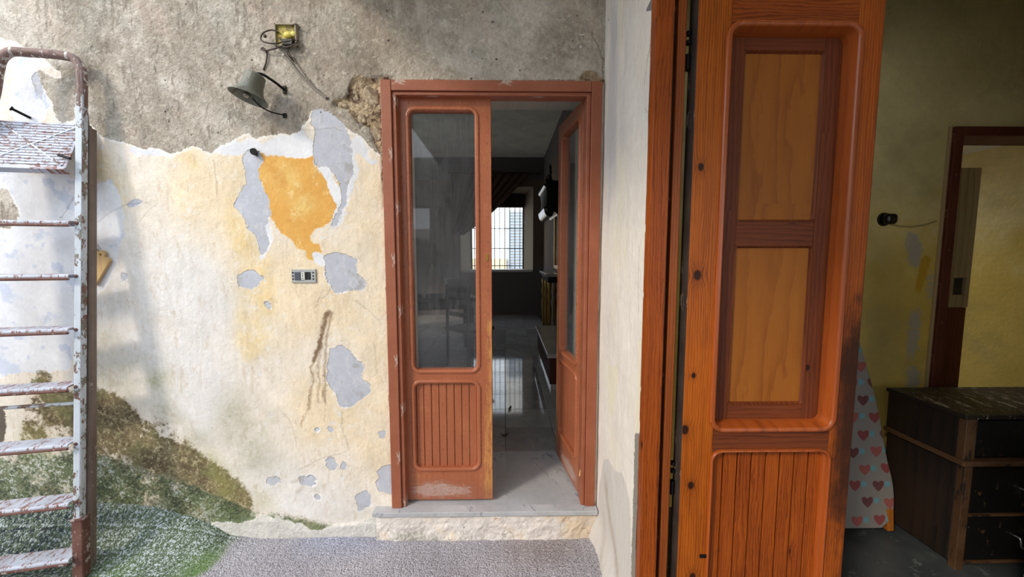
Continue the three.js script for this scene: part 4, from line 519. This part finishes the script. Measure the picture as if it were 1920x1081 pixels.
  part('window_sill', B(box(wx0 + 0.01, wy0 - 0.02, zw - 0.1, wx1 - 0.01, wy0 + 0.03, ZB + 0.03), 'x'), std({ color: 0xd8d4cc, roughness: 0.4 }), w);
  part('shutter_box', B(box(ix0, 2.46, zw - 0.02, ix1, iy1 + 0.02, zw + 0.12), 'x'), frame, w);
  for (const [a, b] of [[ix0 - 0.03, ix0 + 0.02], [ix1 - 0.012, ix1 + 0.03]]) part('window_jamb', B(box(a, iy0, zw - 0.05, b, 2.47, zw + 0.02)), frame, w);
  part('glass_pane', new THREE.PlaneGeometry(ix1 - ix0, 2.47 - iy0).translate((ix0 + ix1) / 2, (2.47 + iy0) / 2, zw - 0.01), plainGlass, w);
  for (let x = ix0 + 0.06; x < ix1 - 0.03; x += 0.112) part('bar', new THREE.CylinderGeometry(0.008, 0.008, 1.36, 8).translate(x, 1.81, zw - 0.1), bar, w);
  for (const y of [1.2, 1.58, 2.02]) part('cross_bar', box(ix0 - 0.03, y - 0.008, zw - 0.112, ix1 + 0.03, y + 0.008, zw - 0.09), bar, w);
  // neighbour across the lane behind
  const nb = structGroup('neighbour_building'), plaster = std({ color: 0xf2efe8, roughness: 0.9 });
  part('wall', box(-0.02, -1, -10.6, 7, 5.4, -10.3, 0), plaster, nb); part('parapet', box(-7, -1, -10.3, 0.02, 1.32, -10.1, 0), std({ color: 0xead9b8, roughness: 0.9 }), nb);
  const shut = part('shutter', merge([box(0.06, 0.9, -10.29, 0.12, 2.78, -10.24), box(0.6, 0.9, -10.29, 0.66, 2.78, -10.24), box(0.12, 2.72, -10.29, 0.6, 2.78, -10.24)]), std({ color: 0xb9c2cc, roughness: 0.7 }), nb);
  const lv = box(0.12, -0.03, -0.006, 0.6, 0.03, 0.006, 0.001), lm = std({ color: 0xaab6c4, roughness: 0.7 }); for (let y = 0.95; y < 2.7; y += 0.09) part('louvre', lv, lm, shut, [0, y, -10.265], [-0.6, 0, 0]);
  part('lane', box(-7, -1.2, -10.3, 7, -1, -6.8, 0), std({ color: 0x9a968e, roughness: 0.95 }), nb);
  // curtain on a rod
  const cl = std({ color: 0x5a463a, roughness: 0.95, side: THREE.DoubleSide });
  const cu = thing('curtain', 'dark brown curtain drawn aside in a swag above the barred window', 'curtain');
  part('curtain_rod', new THREE.CylinderGeometry(0.014, 0.014, 1.9, 10).rotateZ(Math.PI / 2), std({ color: 0x2b2019, roughness: 0.6 }), cu, [-0.22, 3.1, ZB + 0.12]);
  for (const x of [-1.1, 0.68]) part('rod_bracket', box(x - 0.01, 3.085, ZB + 0.001, x + 0.01, 3.115, ZB + 0.13, 0.002), bar, cu);
  const nu = 90, nv = 26, cp = [], ci = []; for (let j = 0; j <= nv; j++) for (let i = 0; i <= nu; i++) { const u = i / nu, v = j / nv, xt = lerp(-1.1, 0.5, u), yt = 3.09, xb = lerp(-1.12, -0.86, u), yb = 1.85, sag = 0.12 * Math.sin(Math.PI * v) * u, a = Math.sin(u * 60 + v * 2) * 0.028 * (1 - v * 0.5); cp.push(lerp(xt, xb, v) - sag * 0.4, lerp(yt, yb, v) - sag, ZB + 0.13 + a); }
  for (let j = 0; j < nv; j++) for (let i = 0; i < nu; i++) { const a = j * (nu + 1) + i, b = a + nu + 1; ci.push(a, b, b + 1, a, b + 1, a + 1); }
  const cg = new THREE.BufferGeometry(); cg.setAttribute('position', new THREE.Float32BufferAttribute(cp, 3)); cg.setIndex(ci); cg.computeVertexNormals(); part('drape', cg, cl, cu);
  // marble-topped console and carved mirror along the right-hand wall
  const carv = std({ color: 0x0e0b0a, roughness: 0.28 }), gilt = std({ color: 0xa8894a, metalness: 0.7, roughness: 0.4 }), mar = std({ ...marble([214, 208, 200], [150, 140, 134], 0.6), roughness: 0.3 });
  const cn = thing('console_table', 'marble-topped console with turned gilded legs against the wall of the dark room', 'console table', [0.66, F, -3.7]);
  part('marble_top', uvBoard(box(-0.13, 1.0, -0.5, 0.135, 1.04, 0.5, 0.006), 'z'), mar, cn); part('apron', uvBoard(box(-0.1, 0.92, -0.46, 0.13, 1.0, 0.46), 'z'), carv, cn);
  const leg = new THREE.LatheGeometry([[0.0, 0], [0.03, 0], [0.032, 0.03], [0.016, 0.06], [0.02, 0.3], [0.034, 0.55], [0.018, 0.66], [0.036, 0.74], [0.02, 0.8], [0.034, 0.92], [0, 0.92]].map((p) => new THREE.Vector2(...p)), 16);
  for (const z of [-0.42, 0, 0.42]) part('leg', leg, gilt, cn, [-0.075, 0, z]); for (const z of [-0.42, 0.42]) part('leg', leg, gilt, cn, [0.1, 0, z]); part('shelf', uvBoard(box(-0.1, 0.14, -0.45, 0.13, 0.165, 0.45), 'z'), carv, cn);
  const mr = thing('wall_mirror', 'tall mirror with black carved crest and finial, hanging above the marble-topped console', 'mirror', [0.795, 1.24, -3.75]);
  for (const z of [-0.42, 0.37]) part('frame_side', box(-0.05, 0, z, -0.005, 0.78, z + 0.05, 0.006), gilt, mr); part('frame_bottom', box(-0.05, 0, -0.37, -0.005, 0.05, 0.37, 0.004), gilt, mr);
  part('mirror_glass', box(-0.03, 0.05, -0.37, -0.01, 0.78, 0.37, 0), std({ color: 0xe6e8ec, metalness: 1, roughness: 0.03 }), mr);
  const cs = new THREE.Shape(); cs.moveTo(0, 0.1); for (const [x, y, cx, cy] of [[-0.1, 0.0, -0.07, 0.1], [-0.16, 0.03, -0.13, 0.06], [-0.2, -0.02, -0.17, -0.04], [-0.27, 0.05, -0.26, -0.02], [-0.25, 0.1, -0.29, 0.1], [-0.25, 0.36, -0.22, 0.22], [-0.28, 0.42, -0.29, 0.37], [-0.22, 0.44, -0.25, 0.47], [-0.2, 0.56, -0.19, 0.47], [-0.17, 0.44, -0.19, 0.47], [0, 0.44, -0.08, 0.42]]) cs.quadraticCurveTo(cx, cy, x, y); cs.closePath();
  part('carved_crest', new THREE.ExtrudeGeometry(cs, { depth: 0.86, bevelEnabled: true, bevelSize: 0.006, bevelThickness: 0.01, bevelSegments: 2, curveSegments: 8 }).translate(-0.008, 0.74, -0.43), carv, mr);
  part('finial', new THREE.LatheGeometry([[0, 0.14], [0.01, 0.11], [0.02, 0.08], [0.012, 0.05], [0.024, 0.02], [0.02, 0], [0, 0]].map((p) => new THREE.Vector2(...p)), 14).translate(-0.2, 1.28, 0.36), carv, mr);
  for (const [x, y] of [[-0.272, 1.15], [-0.262, 0.8]]) { const s = part('scroll', new THREE.TorusGeometry(0.014, 0.007, 8, 18).translate(x, y, 0.44), std({ color: 0xb9b6b0, metalness: 0.8, roughness: 0.25 }), mr); s.userData.label = 'bright metal scroll'; }
  const bn = thing('low_bench', 'low bench with pale slab top and dark red end on the tiled floor', 'bench', [0.59, F, -2.45]);
  part('slab_top', uvBoard(box(-0.2, 0.32, -0.75, 0.2, 0.36, 0.76, 0.005), 'z'), mar, bn); part('body', uvBoard(box(-0.17, 0.06, -0.72, 0.19, 0.32, 0.73), 'z'), std({ color: 0x5a2a22, roughness: 0.6 }), bn); part('plinth', uvBoard(box(-0.16, 0, -0.71, 0.19, 0.06, 0.72), 'z'), mar, bn);
  // furniture seen dimly through the dusty pane
  const dk = std({ color: 0x2c2320, roughness: 0.6 }), tb = thing('wooden_table', 'dark wooden table standing in the dim room behind the dusty door glass', 'table', [-0.95, F, -3.1], 0.25);
  part('table_top', box(-0.55, 0.72, -0.35, 0.55, 0.76, 0.35, 0.006), dk, tb); part('apron', box(-0.48, 0.62, -0.29, 0.48, 0.72, 0.29, 0.004), dk, tb); for (const x of [-0.47, 0.47]) for (const z of [-0.28, 0.28]) part('leg', new THREE.CylinderGeometry(0.03, 0.02, 0.63, 12).translate(x, 0.315, z), dk, tb);
  const ch = thing('wooden_chair', 'dark wooden chair beside the table, seen dimly through the dusty door glass', 'chair', [-0.42, F, -2.6], 2.4);
  part('seat', box(-0.21, 0.42, -0.2, 0.21, 0.46, 0.2, 0.01), dk, ch); for (const x of [-0.18, 0.18]) { part('leg', new THREE.CylinderGeometry(0.019, 0.015, 0.43, 10).translate(x, 0.215, 0.17), dk, ch); part('rear_leg', new THREE.CylinderGeometry(0.017, 0.019, 0.95, 10).translate(x, 0.475, -0.18), dk, ch); } for (const y of [0.62, 0.76, 0.9]) part('back_rail', box(-0.18, y - 0.025, -0.19, 0.18, y + 0.025, -0.17, 0.004), dk, ch);
  single('cardboard_box', 'grey box on the dark table behind the dusty door glass', 'box', merge([box(-0.14, 0, -0.12, 0.14, 0.22, 0.12, 0.003), box(-0.145, 0.2, -0.125, 0.145, 0.23, 0.125, 0.003)]), std({ color: 0x8c8a88, roughness: 0.9 }), [-0.62, F + 0.7605, -3.08], [0, 0.3, 0]);
  const pa = box(-0.02, 0, -0.008, 0.02, 0.42, 0.008, 0.002), pm = std({ color: 0xc9c4bb, roughness: 0.8 }); single('pale_stick', 'pale narrow board leaning on the dark table, seen through the dusty glass', 'board', pa, pm, [-1.02, F + 0.764, -2.95], [0, 0, -0.28]);
  const lf = std({ color: 0x4a3a2a, roughness: 0.9, side: THREE.DoubleSide }), leafG = (s) => { const g = new THREE.SphereGeometry(s, 12, 6); g.scale(1, 0.16, 0.5); const p = g.attributes.position; for (let i = 0; i < p.count; i++) p.setY(i, p.getY(i) + 1.2 * p.getX(i) * p.getX(i) / s * 0.5 + 0.2 * p.getZ(i)); g.computeVertexNormals(); return g; };
  for (const [px, py, s, t, lab] of [[946, 817, 0.03, 0.3, 'small brown dry leaf on the pale tiles just behind the marble sill'], [956, 766, 0.024, 1.2, 'smaller dry leaf on the pale tiles farther inside the dark room']]) { const [x, z] = onY(px, py, F); single('dry_leaf', lab, 'leaf', leafG(s), lf, [x, F + s * 0.2, z], [0, t, 0]); }
  const [rx, rz] = onY(38, 1022, 0.02); single('dry_leaf', 'large curled grey leaf on the mossy ground behind the ladder', 'leaf', leafG(0.075), std({ color: 0x6a6c6c, roughness: 0.9 }), [rx, 0.045, rz], [0.2, 0.6, 0.25]);
}
// ---------------------------------------------------------------- things fixed to the peeling wall
{
  const at = (px, py, z = 0) => [...onZ(px, py, z), z];
  // bell
  const bp = at(480, 140, 0.085), bell = thing('wall_bell', 'grey bell-shaped fitting on an iron wall bracket', 'bell', bp), bm = std({ ...worn(256, 256, 0.2, [112, 112, 98], [82, 78, 66], 0.36, { vary: 10 }), roughness: 0.5, side: THREE.DoubleSide });
  const bs = new THREE.LatheGeometry([[0.0, 0], [0.034, -0.001], [0.041, -0.008], [0.042, -0.03], [0.044, -0.055], [0.052, -0.08], [0.066, -0.098], [0.078, -0.108], [0.079, -0.112], [0.074, -0.11], [0.06, -0.095], [0.046, -0.076], [0.038, -0.05], [0.036, -0.01], [0, -0.008]].map((p) => new THREE.Vector2(...p)), 40);
  const bb = part('bell_body', uvBoard(toCreasedNormals(bs, 0.6)), bm, bell); bb.rotation.set(-0.16, 0, -0.26); part('clapper', new THREE.SphereGeometry(0.014, 14, 10).translate(-0.012, -0.1, 0.0), std({ color: 0x9a968a, metalness: 0.8, roughness: 0.35 }), bb); part('clapper_stem', new THREE.CylinderGeometry(0.004, 0.004, 0.09, 8).translate(-0.012, -0.05, 0), M.iron, bb);
  part('bracket', tube([[-0.015, 0.004, 0.0], [0.02, 0.006, -0.005], [0.055, -0.012, -0.03], [0.078, -0.03, -0.078]], 0.006, 20, 7), M.iron, bell); part('wire_loop', tube([[-0.015, -0.105, 0.01], [0.01, -0.135, 0.0], [0.04, -0.15, -0.03], [0.075, -0.148, -0.078]], 0.0032, 22, 6), M.iron, bell); part('wall_plate', uvBoard(box(0.072, -0.05, -0.086, 0.088, -0.014, -0.078)), M.iron, bell); part('wall_plate', uvBoard(box(0.066, -0.16, -0.086, 0.084, -0.138, -0.078)), M.iron, bell);
  // open junction box with loose wires
  const jp = at(539, 69, 0), jb = thing('junction_box', 'open yellow-lined junction box with loose dark wires', 'junction box', jp), yl = std({ ...worn(128, 128, 0.12, [176, 160, 66], [116, 104, 44], 0.4), roughness: 0.6 }), dkw = std({ color: 0x4a3d33, roughness: 0.7 }), rim = std({ color: 0xa59b88, roughness: 0.9 });
  for (const [a, b, c, d] of [[-0.05, -0.05, -0.044, 0.05], [0.044, -0.05, 0.05, 0.05], [-0.05, 0.044, 0.05, 0.05], [-0.05, -0.05, 0.05, -0.044]]) part('rim', box(a, b, 0.002, c, d, 0.02, 0.001), rim, jb); part('back', uvBoard(box(-0.046, -0.046, 0.003, 0.046, 0.046, 0.009)), yl, jb); part('wire_cap', new THREE.SphereGeometry(0.018, 16, 10).scale(1.2, 0.8, 0.6).translate(0.012, 0.0, 0.016), std({ color: 0xd8c658, roughness: 0.5 }), jb); part('wire_cap', new THREE.SphereGeometry(0.015, 16, 10).scale(1, 0.8, 0.6).translate(0.036, 0.004, 0.016), std({ color: 0xe0d27a, roughness: 0.5 }), jb);
  const wires = [[[-0.01, -0.03, 0.012], [-0.06, -0.045, 0.03], [-0.105, -0.03, 0.03], [-0.1, 0.0, 0.025], [-0.06, 0.018, 0.022], [-0.03, 0.012, 0.014]], [[0.0, -0.04, 0.012], [-0.05, -0.062, 0.02], [-0.09, -0.068, 0.015], [-0.12, -0.06, 0.01], [-0.112, -0.052, 0.006], [-0.098, -0.07, 0.005], [-0.1, -0.11, 0.005], [-0.118, -0.15, 0.003]], [[0.03, -0.02, 0.012], [0.06, -0.03, 0.03], [0.05, -0.05, 0.035], [0.01, -0.06, 0.03], [-0.02, -0.048, 0.02]], [[0.0, -0.05, 0.012], [0.01, -0.075, 0.02], [0.02, -0.095, 0.016], [0.028, -0.115, 0.006]], [[0.012, -0.05, 0.012], [0.005, -0.08, 0.022], [0.022, -0.11, 0.012]], [[0.03, 0.045, 0.012], [0.055, 0.044, 0.022], [0.07, 0.03, 0.02]], [[-0.03, -0.01, 0.012], [-0.01, -0.035, 0.03], [0.03, -0.03, 0.028], [0.044, -0.012, 0.016]]];
  for (const w of wires) part('wire', tube(w, 0.0034, 30, 6), dkw, jb); part('connector', new RoundedBoxGeometry(0.05, 0.028, 0.022, 2, 0.005).translate(0.012, -0.036, 0.02), std({ color: 0x3a352e, roughness: 0.6 }), jb); part('connector', new RoundedBoxGeometry(0.012, 0.014, 0.012, 2, 0.004).translate(-0.088, -0.012, 0.028), dkw, jb);
  const cp = [[532, 104], [544, 116], [556, 132], [572, 150], [592, 168], [612, 184]].map(([a, b], i) => { const p = at(a, b, 0.006 - i * 0.0006); return p; }); const cb = thing('cable', 'grey cable running out of the wall below the junction box', 'cable', [0, 0, 0]); part('sheath', tube(cp, 0.006, 30, 8), std({ color: 0x8a8176, roughness: 0.8 }), cb); part('bare_end', new THREE.SphereGeometry(0.009, 12, 8).translate(...cp[0]), std({ color: 0xb9b2a4, roughness: 0.6 }), cb);
  // switch frame without its cover
  const sw = thing('switch_frame', 'coverless switch and socket frame set in the cream wall', 'switch', at(570.5, 517, 0)), chr = std({ color: 0xb6b6b4, metalness: 0.6, roughness: 0.35 }), gy = std({ color: 0x4c5058, roughness: 0.4 }), wh = std({ color: 0xe2e0da, roughness: 0.4 }), bk = std({ color: 0x101012, roughness: 0.4 });
  const fs = new THREE.Shape([[-0.058, -0.032], [0.058, -0.032], [0.058, 0.032], [-0.058, 0.032]].map((p) => new THREE.Vector2(...p))); fs.holes.push(new THREE.Path([[-0.042, -0.02], [-0.042, 0.02], [0.036, 0.02], [0.036, -0.02]].map((p) => new THREE.Vector2(...p))));
  part('metal_frame', new THREE.ExtrudeGeometry(fs, { depth: 0.006, bevelEnabled: true, bevelSize: 0.001, bevelThickness: 0.001, bevelSegments: 1 }), chr, sw); part('switch_module', box(-0.042, -0.02, 0.001, -0.012, 0.02, 0.012, 0.002), gy, sw); const so = part('socket_module', box(-0.0115, -0.018, 0.001, 0.006, 0.018, 0.01, 0.001), wh, sw); for (const y of [-0.011, 0, 0.011]) part('pin_hole', new THREE.CylinderGeometry(0.0028, 0.0028, 0.002, 10).rotateX(Math.PI / 2).translate(-0.003, y, 0.0102), bk, so); part('empty_slot', box(0.0065, -0.02, 0.001, 0.036, 0.02, 0.003, 0), bk, sw);
  for (const x of [-0.051, 0.047]) for (const y of [-0.015, 0.0, 0.016]) part('screw_slot', new THREE.CylinderGeometry(0.0042, 0.0042, 0.0022, 10).rotateX(Math.PI / 2).translate(x, y, 0.0072), bk, sw);
  // plaque
  const pp = [[160, 466], [178, 466], [182, 472], [186, 472], [189, 469], [194, 471], [198, 475], [197, 481], [200, 483], [204, 484], [207, 488], [181, 533], [172, 531], [160, 526]].map(([a, b]) => new THREE.Vector2(...onZ(a, b, 0.012))).reverse(), ps = new THREE.Shape(pp), hc = onZ(190, 477, 0.012); ps.holes.push(new THREE.Path().absarc(hc[0], hc[1], 0.006, 0, Math.PI * 2, true));
  single('wooden_plaque', 'small tan wooden plaque with shaped top and a hole, hung slanting beside the ladder', 'plaque', uvBoard(new THREE.ExtrudeGeometry(ps, { depth: 0.012, bevelEnabled: true, bevelSize: 0.001, bevelThickness: 0.001, bevelSegments: 1 }).translate(0, 0, 0.004)), std({ ...wood(256, 256, 0.2, 0.3, [208, 172, 118], [176, 138, 88], { rings: 30, fine: 0.3 }), roughness: 0.6 }));
  // nails and bolts
  const bolt = (name, label, p, dir, len, r) => { const g = new THREE.CylinderGeometry(r, r, len, 10).translate(0, len / 2, 0), h = new THREE.CylinderGeometry(r * 1.7, r * 1.7, r * 1.2, 10).translate(0, len, 0), o = thing(name, label, 'nail', p); o.quaternion.setFromUnitVectors(V3(0, 1, 0), V3(...dir).normalize()); part('shank', g, M.iron, o); part('head', h, M.iron, o); };
  bolt('wall_bolt', 'long dark bolt sticking out of the wall inside the ladder top', at(57, 221, 0), [-0.5, 0.45, 0.75], 0.06, 0.006);
  { const o = thing('wall_hook', 'tiny pale hook on the grey plaster above the right corner of the painted door', 'hook', at(1086, 66, 0)); const hm = std({ color: 0xd8d4cc, roughness: 0.5 }); part('shank', tube([[0, 0, -0.004], [0, 0, 0.012], [0.004, -0.008, 0.018], [0.02, -0.006, 0.016]], 0.003, 14, 6), hm, o); part('screw_cap', new THREE.SphereGeometry(0.007, 12, 8).translate(0.008, -0.055, 0.004), hm, o); }
  bolt('wall_nail', 'dark nail stub in the wall above the yellow patch', at(478, 288, 0), [0.3, 0.2, 0.9], 0.022, 0.009);
}
// ---------------------------------------------------------------- old stepladder
{
  const TH = 0.2, L = thing('stepladder', 'old paint-spattered metal stepladder with rusty treads and a hoop handle, leaning against the peeling wall', 'ladder', [-1.93, 0, 0.25], TH);
  const white = std({ ...worn(512, 1024, 0.3, [196, 203, 211], [112, 84, 72], 0.425, { vary: 12, stretch: 1.6, under2: [120, 116, 104] }), roughness: 0.5 }), brown = std({ ...worn(512, 512, 0.3, [112, 96, 86], [170, 164, 158], 0.3, { vary: 14, stretch: 2.5, under2: [92, 58, 48] }), roughness: 0.6 }), rust = std({ ...worn(512, 512, 0.2, [108, 72, 62], [168, 154, 148], 0.36, { vary: 18 }), roughness: 0.8 }), tread = std({ ...worn(512, 512, 0.3, [188, 192, 204], [126, 82, 70], 0.42, { vary: 14, stretch: 0.3, under2: [150, 120, 112] }), roughness: 0.6 });
  const xs = (y) => 0.052 * Math.pow(y / 2.2, 1.5), zr = (y) => -0.19 * y / 2.3, xl = (y) => -lerp(0.56, 0.33, Math.pow(clamp(y / 2.2), 1.3)), UB = (g, a) => uvBoard(g, a, rnd(), rnd());
  const beam = (x0, y0, x1, y1, w, d, dz = 0, r = 0.006) => { const g = box(-w / 2, 0, -d / 2, w / 2, 1, d / 2, 0), p = g.attributes.position; const o = new RoundedBoxGeometry(w, Math.hypot(y1 - y0, x1 - x0), d, 2, r); const a = V3(x0 + xs(y0), y0, zr(y0) + dz), b = V3(x1 + xs(y1), y1, zr(y1) + dz), m = new THREE.Matrix4().compose(a.clone().lerp(b, 0.5), new THREE.Quaternion().setFromUnitVectors(V3(0, 1, 0), b.clone().sub(a).normalize()), V3(1, 1, 1)); UBm(o); return o.applyMatrix4(m); };
  const UBm = (g) => g;
  part('front_rail', UB(beam(0, 0.25, 0, 2.18, 0.03, 0.034)), white, L); part('front_rail', UB(beam(xl(0), 0.0, xl(2.05), 2.05, 0.03, 0.034)), white, L);
  part('rear_leg', UB(merge([beam(0.01, 0.25, 0.006, 2.05, 0.03, 0.012, -0.024, 0.004), beam(0.02, 0.02, 0.016, 2.04, 0.012, 0.034, -0.04, 0.004)])), brown, L); part('rear_leg', UB(merge([beam(xl(0) - 0.03, 0.02, xl(2) - 0.03, 2.0, 0.012, 0.05, -0.03, 0.004)])), brown, L);
  part('rail_foot', UB(merge([beam(0.003, 0.0, 0.002, 0.27, 0.042, 0.046, -0.004), beam(0.002, 0.262, 0.002, 0.275, 0.05, 0.054, -0.004)])), rust, L);
  // hoop handle
  const hoopM = std({ ...worn(512, 512, 0.2, [124, 98, 90], [196, 190, 184], 0.42, { vary: 16, under2: [96, 70, 60] }), roughness: 0.6 });
  const hz = (y) => zr(y), hp = [[0, 2.12], [0, 2.22], [-0.006, 2.29], [-0.03, 2.335], [-0.075, 2.345], [-0.2, 2.345], [-0.262, 2.34], [-0.292, 2.31], [-0.304, 2.25], [-0.318, 2.14], [xl(2.0), 2.02]].map(([x, y]) => [x + xs(y), y, hz(y)]);
  part('hoop_handle', uvBoard(tube(hp, 0.019, 70, 10)), hoopM, L);
  // folded platform with raised ribs and a cross
  const pl = new THREE.Group(); pl.name = 'platform'; pl.position.set(0.042, 1.835, zr(1.83) + 0.05); pl.rotation.x = -0.5; L.add(pl);
  const pw = 0.335, ph = 0.245; part('plate', UB(merge([box(-pw, 0, -0.006, -0.022, ph, 0, 0.004), box(-pw, -0.012, -0.03, -0.022, 0.002, 0.004, 0.004), box(-pw, ph - 0.004, -0.02, -0.022, ph + 0.004, 0.003, 0.003)])), tread, pl);
  for (let k = 0; k < 15; k++) part('rib', UB(box(-pw + 0.012, 0.014 + k * 0.0152, -0.001, -0.034, 0.021 + k * 0.0152, 0.0035, 0.0015), 'x'), tread, pl);
  for (const s of [1, -1]) { const len = Math.hypot(pw - 0.04, ph), g = new RoundedBoxGeometry(len * 0.94, 0.007, 0.006, 2, 0.002); part('cross_rib', UB(g, 'x'), white, pl, [-(pw + 0.022) / 2, ph / 2, 0.002], [0, 0, s * Math.atan2(ph, pw - 0.03)]); }
  part('bolt', new THREE.CylinderGeometry(0.006, 0.006, 0.05, 10).rotateZ(1.2), M.iron, pl, [-0.03, 0.05, 0.015]);
  for (const x of [0.006, xl(1.95) - 0.02]) { const s = new THREE.Shape(); s.moveTo(-0.03, -0.2); s.lineTo(0.02, -0.2); s.lineTo(0.022, 0.06); s.quadraticCurveTo(0.01, 0.16, -0.02, 0.16); s.closePath(); part('hinge_bracket', UB(new THREE.ExtrudeGeometry(s, { depth: 0.01, bevelEnabled: true, bevelSize: 0.002, bevelThickness: 0.002, bevelSegments: 1 }).rotateY(-Math.PI / 2)), brown, L, [x + 0.045, 1.98, zr(1.98) - 0.02]); }
  // treads: px rows of their front edges at the right-hand rail
  for (const py of [417, 517, 618, 726, 834, 944, 1050]) {
    const z = 0.25 + zr(1.2), y = onZ(140, py, 0.25 + zr(onZ(140, py, 0.2)[1]) + 0.03)[1], l = xl(y), s = new THREE.Shape(); s.moveTo(-0.05, -0.004); s.lineTo(0.03, -0.004); s.quadraticCurveTo(0.04, -0.004, 0.04, -0.014); s.lineTo(0.038, -0.024); s.lineTo(0.034, -0.024); s.lineTo(0.034, -0.01); s.lineTo(-0.046, -0.01); s.lineTo(-0.046, -0.024); s.lineTo(-0.05, -0.024); s.closePath();
    const g = new THREE.ExtrudeGeometry(s, { depth: -l - 0.03, bevelEnabled: false }).rotateY(-Math.PI / 2).translate(-0.015, 0.012, 0); const t = part('tread', UB(g, 'x'), tread, L, [xs(y), y, zr(y)]);
    part('tread_nosing', UB(new THREE.CylinderGeometry(0.007, 0.007, -l - 0.032, 10).rotateZ(Math.PI / 2).translate(l / 2, -0.012, 0.037), 'x'), rust, t);
    part('rivet', new THREE.SphereGeometry(0.008, 10, 6).scale(1, 1, 0.5), rust, t, [0, -0.002, 0.018]);
  }
  const by = onZ(140, 749, 0.12)[1]; part('spreader_bar', UB(new THREE.CylinderGeometry(0.008, 0.008, -xl(by), 10).rotateZ(Math.PI / 2).translate(xl(by) / 2, 0, 0), 'x'), white, L, [xs(by), by, zr(by) - 0.03]);
}
// ---------------------------------------------------------------- the yard behind the viewer
{
  const lime = std({ ...worn(256, 256, 2.5, [222, 214, 200], [180, 172, 156], 0.36), roughness: 0.9 });
  struct('roof', uvBoard(box(-1.15, 3.0, -0.02, 5, 3.25, 5.2, 0), 'x'), dullWhite);
  struct('wall_opposite', uvBoard(merge([box(-1.32, -0.1, 4.9, 0.9, 3.1, 5.2, 0), box(0.9, 2.6, 4.9, 3.8, 3.1, 5.2, 0), box(3.8, -0.1, 4.9, 5, 3.1, 5.2, 0), box(-6.1, -0.1, 4.9, -1.32, 1.72, 5.2, 0), box(-6.1, 2.28, 4.9, -1.32, 3.1, 5.2, 0)]), 'x'), dullWhite); struct('wall_passage', uvBoard(box(4.8, -0.1, 0.6, 5, 3.1, 5.2, 0)), dullWhite);  // unseen: gateway added to brighten yellow room, left slot shaped for the glass reflection
  struct('wall_left', uvBoard(box(-6.4, -0.1, -0.5, -6.1, 2.9, 12, 0)), lime); struct('wall_yard', uvBoard(box(-6.4, -0.1, 11.5, 5, 2.3, 12, 0), 'x'), lime);
}
renderer.render(scene, camera);
